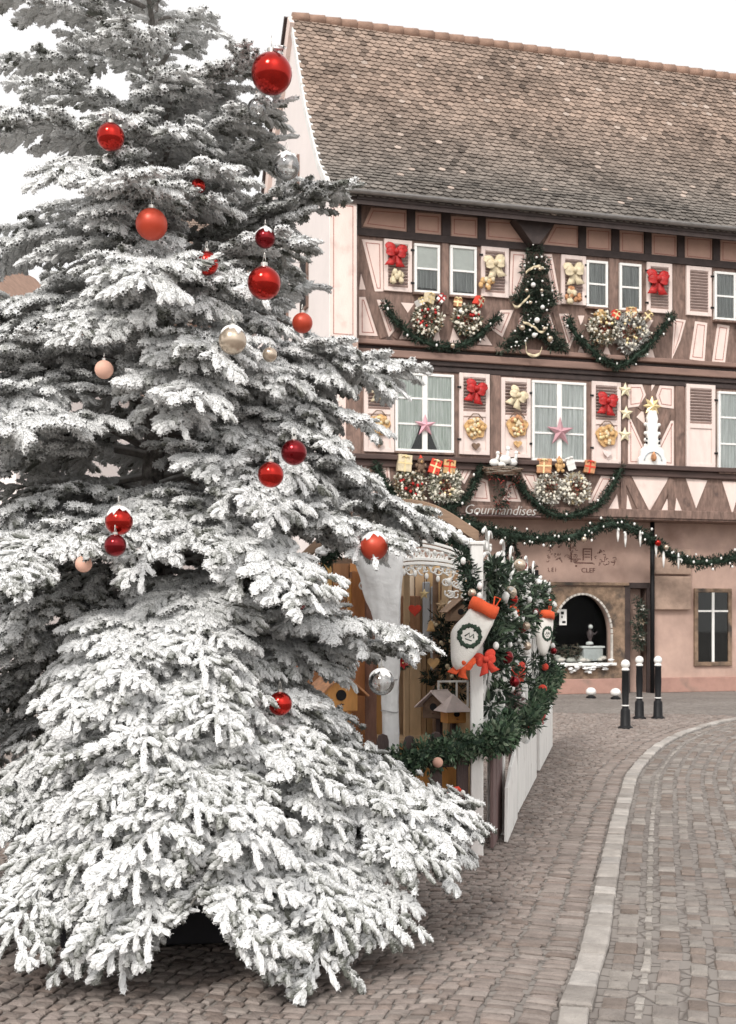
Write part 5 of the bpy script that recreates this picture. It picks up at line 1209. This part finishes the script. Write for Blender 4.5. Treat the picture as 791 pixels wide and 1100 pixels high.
# garland on top of the boards
gp=[along(s,.12)+Vector((0,0,z)) for s,z in ((-.05,.80),(.2,.79),(.45,.80),(.75,.84))]
c=gp[1].copy(); garland('garland',[p-c for p in gp],.13,'leafy green bunch wrapped round the white corner post',None,c,2600,cols=BX,rz=0,ll=.05,lw=.024)
gp=[along(s,.14)+Vector((0,0,z)) for s,z in ((2.3,.72),(3.2,.78),(4.4,.82),(5.8,.88),(7.1,.94))]
c=gp[2].copy(); garland('garland',[p-c for p in gp],.15,'leafy green garland along the top of the white boards by the path',None,c,4200,cols=BX,rz=0,ll=.06,lw=.028)
# fir sprays on the lattice, with white bits
random.seed(17); 
for (s0,s1,lab) in ((0.0,.75,'fir sprays with white blossoms on the lattice beside the corner post'),(.8,2.7,'fir sprays and white ornaments on the middle of the lattice'),(3.0,6.9,'fir sprays and white ornaments on the far end of the lattice')):
    c=along((s0+s1)/2,.06)+Vector((0,0,1.4)); o=empty('lattice_greenery',c,0,lab,'greenery','fir sprays on the lattice')
    blobs=[]
    for k in range(int(16+10*(s1-s0))):
        blobs.append(along(random.uniform(s0,s1),random.uniform(.02,.09))+Vector((0,0,random.choice((random.uniform(.85,1.95),random.uniform(1.5,2.0)))))-c)
    fluff(blobs,.115,int(1900*(.6+.30*(s1-s0))),FIRC+[(.05,.085,.05),(.08,.12,.07),(.11,.15,.10)],'foliage',o,M['fir'],.085,.022,1.)
    for k in range(int(7+3.2*(s1-s0))):
        p=random.choice(blobs)+Vector((random.uniform(.02,.1),random.uniform(-.12,.12),random.uniform(-.12,.12))); MB().ball(p,random.uniform(.018,.034),8,0,(1,1,1.2),.15).build('white_ornament',M['white'],o,True)
    for k in range(int(3+1.4*(s1-s0))):
        p=random.choice(blobs)+Vector((.09,random.uniform(-.12,.12),random.uniform(-.12,.12))); MB().ball(p,random.uniform(.03,.05),10).build('bauble',M[random.choice(('redglass','darkred','goldball','redfelt'))],o,True)
    fluff([random.choice(blobs)+Vector((.08,0,0)) for k in range(8)],.045,int(36*(1+s1-s0)),[(.72,.72,.70),(.6,.6,.57)],'white_blossom',o,M['wreath'],.035,.030)
# post garland climbing the corner post
gp=[Vector((.70+.05*math.sin(z*7),8.19,z)) for z in (1.15,1.4,1.65,1.85,2.0)]; gp=[(.62,8.19,2.02),(.68,8.18,1.88),(.70,8.17,1.72),(.76,8.17,1.58),(.82,8.2,1.45)]
c=Vector(gp[2]); garland('garland',[Vector(p)-c for p in gp],.07,'short fir spray tied round the top of the white corner post',None,c,900,rz=0,ll=.055,lw=.014,lights=5,baubles=((.4,.03,'goldball',0),))
# --- stockings
def stocking(loc,h,tilt,rz,label,cuff='orangered',emblem=True):
    o=empty('stocking',loc,rz,label,'stocking','felt stockings on the lattice'); T=Matrix.Rotation(tilt,4,'Y')
    out=[(-.20,.0),(.20,.0),(.225,-.28),(.19,-.55),(.11,-.82),(.02,-1.0),(-.06,-1.03),(-.15,-.93),(-.24,-.74),(-.33,-.50),(-.31,-.34),(-.235,-.16)]
    pts=polyline([(x*h,0,z*h) for x,z in out+[out[0]]],40)[:-1]
    mb=MB(); n=len(pts); c=sum(pts,Vector())/n
    vs=[];rings=((.0,1.0),(-.028,.96),(-.045,.82),(-.052,.55))
    for y,s in rings: vs+=[T@(c+(p-c)*s+Vector((0,y,0))) for p in pts]
    vs+=[T@(p+Vector((0,.02,0))) for p in pts]
    fs=[(k*n+i,k*n+(i+1)%n,(k+1)*n+(i+1)%n,(k+1)*n+i) for k in range(3) for i in range(n)]+[tuple(range(3*n,4*n))]+[(i,i+4*n,(i+1)%n+4*n,(i+1)%n) for i in range(n)]+[tuple(range(5*n-1,4*n-1,-1))]
    mb.add(vs,fs).build('sock',M['felt'],o,True)
    mb=MB(); cp=[(-.235*h,.16*h),(.235*h,.16*h),(.225*h,-.03*h),(-.225*h,-.03*h)]
    vs=[];m=10
    for z,wd in ((.16,.235),(.07,.245),(-.03,.235)):
        vs+=[T@Vector((wd*h*math.cos(t),.075*math.sin(t)*.9-.015,z*h+.01*math.sin(t*2))) for t in np.linspace(0,2*PI,25)[:-1]]
    mb.add(vs,[(k*24+i,k*24+(i+1)%24,(k+1)*24+(i+1)%24,(k+1)*24+i) for k in range(2) for i in range(24)]+[tuple(range(23,-1,-1)),tuple(range(48,72))])
    mb.build('cuff',M[cuff],o,True)
    MB().tube([T@Vector((.17*h,-.0,.14*h)),T@Vector((.20*h,0,.30*h)),T@Vector((.10*h,0,.30*h)),T@Vector((.14*h,0,.14*h))],.006,5).build('loop',M[cuff],o)
    if emblem:
        ce=Vector((-.05*h,-.052,-.44*h)); mb=MB()
        for i in range(22):
            t=2*PI*i/22; r=.165*h; mb.ball(T@(ce+Vector((r*math.cos(t),0,r*math.sin(t)))),.0135+.004*(i%2),7,0,(1,.5,1),.2)
        mb.tube([T@(ce+Vector((x*h,0,z*h))) for x,z in ((-.07,-.03),(-.02,.045),(.01,-.02),(.05,.05),(.075,-.01))],.005,5); mb.tube([T@(ce+Vector((x*h,0,z*h))) for x,z in ((-.05,-.065),(.06,-.06))],.004,5); mb.tube([T@(ce+Vector((x,0,z))) for x,z in ((.03*h,.10*h),(.09*h,.17*h),(.15*h,.13*h))],[.006,.016,.006],6)
        mb.build('wreath_emblem',M['green'],o,True)
    return o
stocking(W(518,657,8.02),.41,R(22),0,'large white felt stocking with orange red cuff and dark wreath emblem')
p=along(S2(570),.16); p.z=1.62; stocking(p,.40,R(4),R(40),'small white stocking with a pale red cuff on the far lattice','orangered',True)
def ribrow(px,py,Y,s,m,lab,rz=0.,tilt=0.): bow(W(px,py,Y),s,M[m],lab,'ribbon bows by the lattice',rz,tilt)
ribrow(497,711,8.05,.155,'orangered','orange red bow at the left of the toe of the large stocking',0,.4)
ribrow(521,708,8.1,.15,'redfelt','red bow at the right of the toe of the large stocking',0,-.3)
p=along(S2(549),.16); ribrow(549,722,p.y,.30,'redfelt','red bow in the middle of the lattice',R(45),.2)
p=along(S2(541),.16); ribrow(541,655,p.y,.30,'orangered','orange red ribbon streaming down the upper lattice',R(45),.9)
p=along(S2(571),.26); ribrow(571,765,p.y,.42,'red','crimson bow on the garland at the far end of the white boards',R(50),.3)
# pine cone ornament (feathery brown)
p=along(S2(538),.24); p=W(534,772,p.y-.1); o=empty('cone_basket',p,R(20),'grey brown cone shaped basket lying in the garland by the path','basket'); random.seed(6)
fluff([Vector((-.10+.05*k,0,-.10+.05*k)) for k in range(6)],.075,700,[(.22,.16,.15),(.30,.23,.22),(.16,.11,.10),(.40,.34,.33)],'scales',o,M['wreath'],.06,.02)
# --- white crumpled cloth gathered round a pillar
cc=w(418,700,8.62)+so; cc.z=0
o=empty('white_drape',cc,0,'white crumpled cloth draped round the pillar of the stall','drape')
L=[(2.08,380,432),(1.98,383,432),(1.80,392,431),(1.62,400,430),(1.45,404,430),(1.2,408,429),(.9,411,428),(.6,410,429),(.3,409,430)]
n=40; vs=[]; prof_=polyline([(z,a,b) for z,a,b in L],44); random.seed(1)
for k,(z,a,b) in enumerate(prof_):
    xa=(a-CX)/F*8.62-cc.x; xb=(b-CX)/F*8.62-cc.x; c0=(xa+xb)/2; r=(xb-xa)/2
    for j in range(n):
        t=2*PI*j/n; q=1+.05*math.sin(t*5+z*3)+.05*math.sin(t*9-z*11)+.045*math.sin(z*17+t*3)+.03*math.sin(z*31-t*7)
        vs.append((c0+r*q*math.cos(t),.8*max(r*.8,.06)*q*math.sin(t),z))
m=len(prof_); MB().add(vs,[(k*n+j,k*n+(j+1)%n,(k+1)*n+(j+1)%n,(k+1)*n+j) for k in range(m-1) for j in range(n)]+[tuple(range(n-1,-1,-1)),tuple(range((m-1)*n,m*n))]).build('cloth',M['cloth'],o,True)
mb=MB()
for z in (.95,1.18,1.42): mb.tube([(.062*math.cos(t)+.003,.055*math.sin(t)-.004,z+.008*math.sin(2*t)) for t in np.linspace(PI*1.1,PI*1.9,9)],.004,4)
mb.build('fold_shade_lines',mat('grey_fold_shade',(.45,.45,.45),.9,.1,10),o)  # grey strips drawn on the cloth as shade in its folds
# --- pink-brown logs and carved pieces left of the drape
a=W(397,700,9.05); a.z=0; o=empty('standing_log',a,0,'pinkish brown debarked log standing beside the white drape','log')
MB().tube([(0,0,0),(.008,0,.4),(-.01,.0,.8),(.0,0,1.25),(-.03,0,1.75)],[.075,.07,.062,.055,.05],14).build('log',M['log'],o,True)
a=W(384,700,9.0); a.z=0; o=empty('orange_plank_post',a,R(15),'orange brown timber post left of the standing log','post')
MB().box(-.05,.05,-.04,.04,0,1.95).build('post',mat('dark_orange_wood',(.42,.17,.06),.65,.3,7,.2,40,stretch=(1,1,.25)),o,bevel=.01)
MB().box(-.075,-.05,-.03,.03,0,1.9).build('side_strip',M['orangewood'],o,bevel=.006)
# birdhouses
def birdhouse(px,py,Y,s,label,roofm='pinkroof',bodym='twig',rz=.5,pyramid=False,legs=None):
    p=W(px,py,Y); o=empty('birdhouse',p,rz,label,'birdhouse','wooden birdhouses at the stall')
    MB().prism([(-.5*s,-.55*s),(.5*s,-.55*s),(.5*s,.0),(0,.42*s),(-.5*s,.0)],-.42*s,.42*s).build('box',M[bodym],o,bevel=.006)
    mb=MB()
    if pyramid:
        mb.add([(-.75*s,-.75*s,0),(.75*s,-.75*s,0),(.75*s,.75*s,0),(-.75*s,.75*s,0),(0,0,.85*s)],[(3,2,1,0),(0,1,4),(1,2,4),(2,3,4),(3,0,4)])
    else:
        for sg in (-1,1):
            T=Matrix.Translation((sg*.36*s,0,.20*s))@Matrix.Rotation(sg*R(40),4,'Y'); mb.box(-.52*s,.52*s,-.62*s,.62*s,-.03*s,.03*s,0,T)
    mb.build('roof',M[roofm],o,bevel=.004)
    MB().lathe([(.15*s,-.03*s),(.15*s,.02*s)],14).build('hole',M['void'],o).matrix_local=Matrix.Translation((0,-.43*s,-.1*s))@Matrix.Rotation(PI/2,4,'X')
    MB().tube([(0,-.42*s,-.34*s),(0,-.60*s,-.34*s)],.02*s,6).build('perch',M['twig'],o)
    MB().box(-.04*s-.01,.04*s+.01,-.02,.02,-(p.z-.6) if legs is None else -legs,-.55*s).build('stand',M['picket'],o)
    return o
birdhouse(472,756,9.0,.19,'birdhouse with a pale pink pitched roof behind the picket fence','pinkroof','twig',R(-35))
birdhouse(487,764,8.85,.15,'orange birdhouse with a pink pyramid roof beside the pitched one','pinkroof','orangewood',R(20),True)
birdhouse(360,742,8.75,.26,'orange carved birdhouse glimpsed between the low boughs','orange','orangewood',R(25))
birdhouse(492,655,8.7,.15,'brown hanging birdhouse under the fretwork corner','roofwood','roofwood',R(15),False,.10)
# white window-like frame
p=W(487,745,9.3); o=empty('hanging_bars',p,R(5),'small white square frame hanging inside the stall right side','frame')
MB().box(-.12,.12,-.01,.01,.085,.10).box(-.12,.12,-.01,.01,-.10,-.085).box(-.12,-.105,-.01,.01,-.085,.085).box(.105,.12,-.01,.01,-.085,.085).box(.02,.034,-.009,.009,-.085,.085).build('bars',M['white'],o,bevel=.002)
# dark fir with small lights inside, red poinsettias and ornaments
p=W(478,700,9.55); o=empty('lit_bush',p,0,'dark little fir with pale lights at the right end of the stall','bush'); random.seed(13)
fluff([Vector((random.gauss(0,.07),0,z)) for z in np.linspace(-.35,.3,14)],.09,900,FIRC+[(.10,.09,.07)],'foliage',o,M['fir'],.06,.016)
for k in range(16): MB().ball((random.gauss(0,.08),-.10,random.uniform(-.35,.25)),random.uniform(.010,.020),7).build('light',M['cream'],o,True)
def poin(px,py,Y,r,label):
    p=W(px,py,Y); o=empty('poinsettia',p,0,label,'poinsettia','red poinsettias round the stall'); mb=MB()
    for k in range(12):
        a=2*PI*k/12+.2*math.sin(k*3); l=r*(1 if k%2 else .7); d=Vector((math.cos(a),-.35-.3*(k%2),math.sin(a))).normalized(); s=d.cross(Vector((0,-1,0))).normalized()
        mb.add([(0,0,0),tuple(d*l*.5+s*l*.22),tuple(d*l),tuple(d*l*.5-s*l*.22)],[(0,1,2,3)])
    mb.build('petals',M['red'],o); MB().ball((0,-.02,0),r*.14,8).build('eye',M['gold'],o,True)
    fluff([Vector((0,.05,0))],r*.8,120,BX,'leaves',o,M['boxwood'],r*.7,r*.25)
poin(358,800,8.6,.12,'red poinsettia behind the fence left of the logs'); poin(346,792,8.5,.10,'red poinsettia half hidden by a white bough'); poin(433,712,9.0,.06,'small red flower on the planks beside the drape')
# --- gnome in front of the fence
g=G(481,915); g.y=7.95; g.x=(481-CX)/F*7.95
o=empty('garden_gnome',g,R(8),'white bearded gnome figure with a red pointed hat in front of the picket fence','gnome')
MB().lathe([(.10,.0),(.125,.05),(.12,.16),(.085,.28),(.06,.31)],18).build('coat',M['redfelt'],o,True)
MB().ball((0,-.01,.335),.062,14).build('face',M['skin'],o,True)
mb=MB().ball((0,-.065,.355-.025),.016,8); mb.build('nose',M['skin'],o,True)
mb=MB()
for q in (-1,1): mb.ball((q*.024,-.062,.352),.008,6)
mb.build('eyes',M['iron'],o,True)
mb=MB(); vs=[]
mb.add([(-.055,-.045,.34),(.055,-.045,.34),(.06,-.085,.27),(0,-.10,.17),(-.06,-.085,.27),(0,-.095,.31)],[(0,5,4),(0,1,5),(1,2,5),(5,2,3),(5,3,4)]); q=mb.build('beard',M['snow'],o); q.modifiers.new('t','SOLIDIFY').thickness=.03
MB().tube([(0,0,.365),(0,0,.40),(.005,0,.45),(.02,-.005,.50),(.045,-.01,.54),(.075,-.015,.55),(.10,-.02,.53)],[.072,.07,.055,.040,.028,.018,.008],14).build('hat',M['redfelt'],o,True); MB().ball((.105,-.02,.52),.022,10).build('pompom',M['felt'],o,True); o.scale=(.9,.9,.9)
MB().lathe([(.076,.36),(.080,.372),(.076,.384)],16).build('hat_brim',M['felt'],o,True)
# ================================================================== NEIGHBOURING HOUSE behind the gable
nh=empty('neighbouring_house',(-7.2,45,0),R(4),'neighbouring house with a brown tiled hip roof and roof hooks behind the gable','house')
MB().box(-5.,9,0,9,0,12.6).build('walls',M['gable'],nh)
for xx in (-3.6,-1.4,.8):
    for zz in (3.2,6.6,9.8): f=MB().box(xx,xx+.95,-.06,.0,zz,zz+1.5).build('window',M['white'],nh); MB().box(xx+.1,xx+.85,-.07,-.062,zz+.1,zz+1.4).build('pane',M['void'],f)
ln=[(-.5,12.4),(4.5,18.6)]
hip=lambda uc,s: uc>-5.2+s*.62
mb=MB(); mb.add([(-5.3,-.5,12.35),(9.3,-.5,12.35),(9.3,4.5,18.55),(-.4,4.5,18.55),(-5.3,9.5,12.35),(9.3,9.5,12.35)],[(0,1,2,3),(0,3,4),(4,3,2,5),(0,4,5,1),(1,5,2)]); rf=mb.build('roof',M['ridge'],nh)
tiles(ln,-5.3,9.2,rf,w=.20,ex=.17,clip=hip)
mb=MB(); mb.tube([(-5.3,-.5,12.42),(-.4,4.5,18.65)],.10,8); mb.tube([(-.4,4.5,18.65),(9.3,4.5,18.65)],.11,8); mb.build('hip_ridge',M['dark'],rf)
mb=MB()
for k in range(26):
    t=k/26; p=Vector((-5.3+4.9*t,-.5+5*t,12.5+6.2*t)); mb.tube([p,p+Vector((-.04,0,.28)),p+Vector((.05,0,.33))],.018,4)
mb.build('roof_hook',M['iron'],rf)
# pale house far on the left, seen only through the branches
ph=empty('pale_house',(-11.5,33,0),R(-14),'pale plastered house behind the white fir at the far left','house')
MB().box(-6,2.2,0,8,0,8.8).build('walls',M['gable'],ph)
mb=MB(); mb.prism([(-6.4,8.7),(2.6,8.7),(-1.9,13.2)],-.3,8.3); mb.build('roof',M['ridge'],ph)
for xx in (-4.6,-2.4,-.2):
    for zz in (1.2,4.4): f=MB().box(xx,xx+1.,-.06,.0,zz,zz+1.5).build('window',M['timber'],ph); MB().box(xx+.1,xx+.9,-.07,-.062,zz+.1,zz+1.4).build('pane',M['void'],f)

# --- small wooden goods hanging inside the stall
def goods(px,py,Y,kind,m,r,label):
    p=W(px,py,Y); o=empty('hanging_ornament',p,random.uniform(-.4,.4),label,'ornament','goods hung inside the market stall'); mb=MB()
    if kind=='star': star_mesh(mb,r,r*.45,r*.3)
    elif kind=='heart': mb.prism([(r*.062*16*math.sin(t)**3,r*.062*(13*math.cos(t)-5*math.cos(2*t)-2*math.cos(3*t)-math.cos(4*t))) for t in np.linspace(0,2*PI,25)[:-1]],-.012,.012)
    elif kind=='bell': mb.lathe([(r*.8,-r),(r*.62,-r*.6),(r*.5,r*.1),(r*.36,r*.6),(r*.1,r*.85)],14)
    else: mb.ball((0,0,0),r,14)
    mb.build('body',M[m],o,kind in('bell','ball'),bevel=.003 if kind=='heart' else 0)
    MB().tube([(0,0,r*.8),(.002,0,r+.12)],.003,5).build('string',M['twig'],o); return o
for a in ((446,655,9.3,'heart','redfelt',.05,'red heart hung before the pale planks of the stall'),(456,638,9.2,'star','gold',.045,'gold star hung under the white fretwork arch'),(463,672,9.3,'bell','tan',.045,'tan bell hung before the grey blue board in the stall'),
          (440,690,9.2,'ball','darkred',.035,'dark red ball hung beside the white drape in the stall'),(474,650,9.3,'star','orangelight',.05,'pale wooden star hung near the dark little fir'),(466,712,9.4,'heart','tan',.05,'tan wooden heart hung above the pitched birdhouse'),
          (372,665,9.0,'heart','redfelt',.05,'red heart hung in the dark gap left of the white drape'),(352,672,9.0,'ball','green',.04,'dark green ball hung in the gap under the snowy bough'),(366,705,9.0,'bell','gold',.04,'gold bell hung above the orange carved birdhouse')): goods(*a)
# ================================================================== SKY, SUN, CAMERA
wd=bpy.data.worlds.new('World'); scene.world=wd; wd.use_nodes=True; nt=wd.node_tree; n=nt.nodes; l=nt.links
SUN_EL,SUN_AZ=R(42),R(-22)                       # azimuth measured at the camera: light comes from behind, slightly left
sk=n.new('ShaderNodeTexSky'); sk.sky_type='NISHITA'; sk.sun_disc=False; sk.sun_elevation=SUN_EL; sk.sun_rotation=PI+SUN_AZ; sk.air_density=1.; sk.dust_density=4.; sk.ozone_density=1.
hs=n.new('ShaderNodeHueSaturation'); hs.inputs['Saturation'].default_value=.16; l.new(sk.outputs['Color'],hs.inputs['Color'])
mx=n.new('ShaderNodeMix'); mx.data_type='RGBA'; mx.inputs['Factor'].default_value=.65; mx.inputs['B'].default_value=(9.2,9.0,8.9,1)   # even cloud cover
l.new(hs.outputs['Color'],mx.inputs['A']); l.new(mx.outputs['Result'],n['Background'].inputs['Color']); n['Background'].inputs['Strength'].default_value=.098
sd=bpy.data.lights.new('sun','SUN'); sd.energy=1.7; sd.angle=R(14); sd.color=(1,.96,.91); so_=bpy.data.objects.new('sun',sd); COL.objects.link(so_)
d=Vector((math.sin(SUN_AZ)*math.cos(SUN_EL),-math.cos(SUN_AZ)*math.cos(SUN_EL),math.sin(SUN_EL)))
so_.rotation_euler=d.to_track_quat('Z','Y').to_euler()
cd=bpy.data.cameras.new('camera'); cam_=bpy.data.objects.new('camera',cd); COL.objects.link(cam_); scene.camera=cam_
cam_.location=(0,0,EYE); cam_.rotation_euler=(PI/2,0,0); cd.sensor_fit='AUTO'; cd.sensor_width=36; cd.lens=F/1100*36
cd.shift_y=(HY-550)/1100; cd.clip_end=3000; cd.clip_start=.05
cd.dof.use_dof=True; cd.dof.focus_distance=6.6; cd.dof.aperture_fstop=9
scene.view_settings.view_transform='Standard'; scene.view_settings.look='None'; scene.view_settings.gamma=1; scene.view_settings.exposure=.62
scene.cycles.max_bounces=7; scene.cycles.diffuse_bounces=5; scene.cycles.transparent_max_bounces=8; scene.cycles.glossy_bounces=3; scene.cycles.use_denoising=True; scene.cycles.use_adaptive_sampling=True; scene.cycles.adaptive_threshold=.02
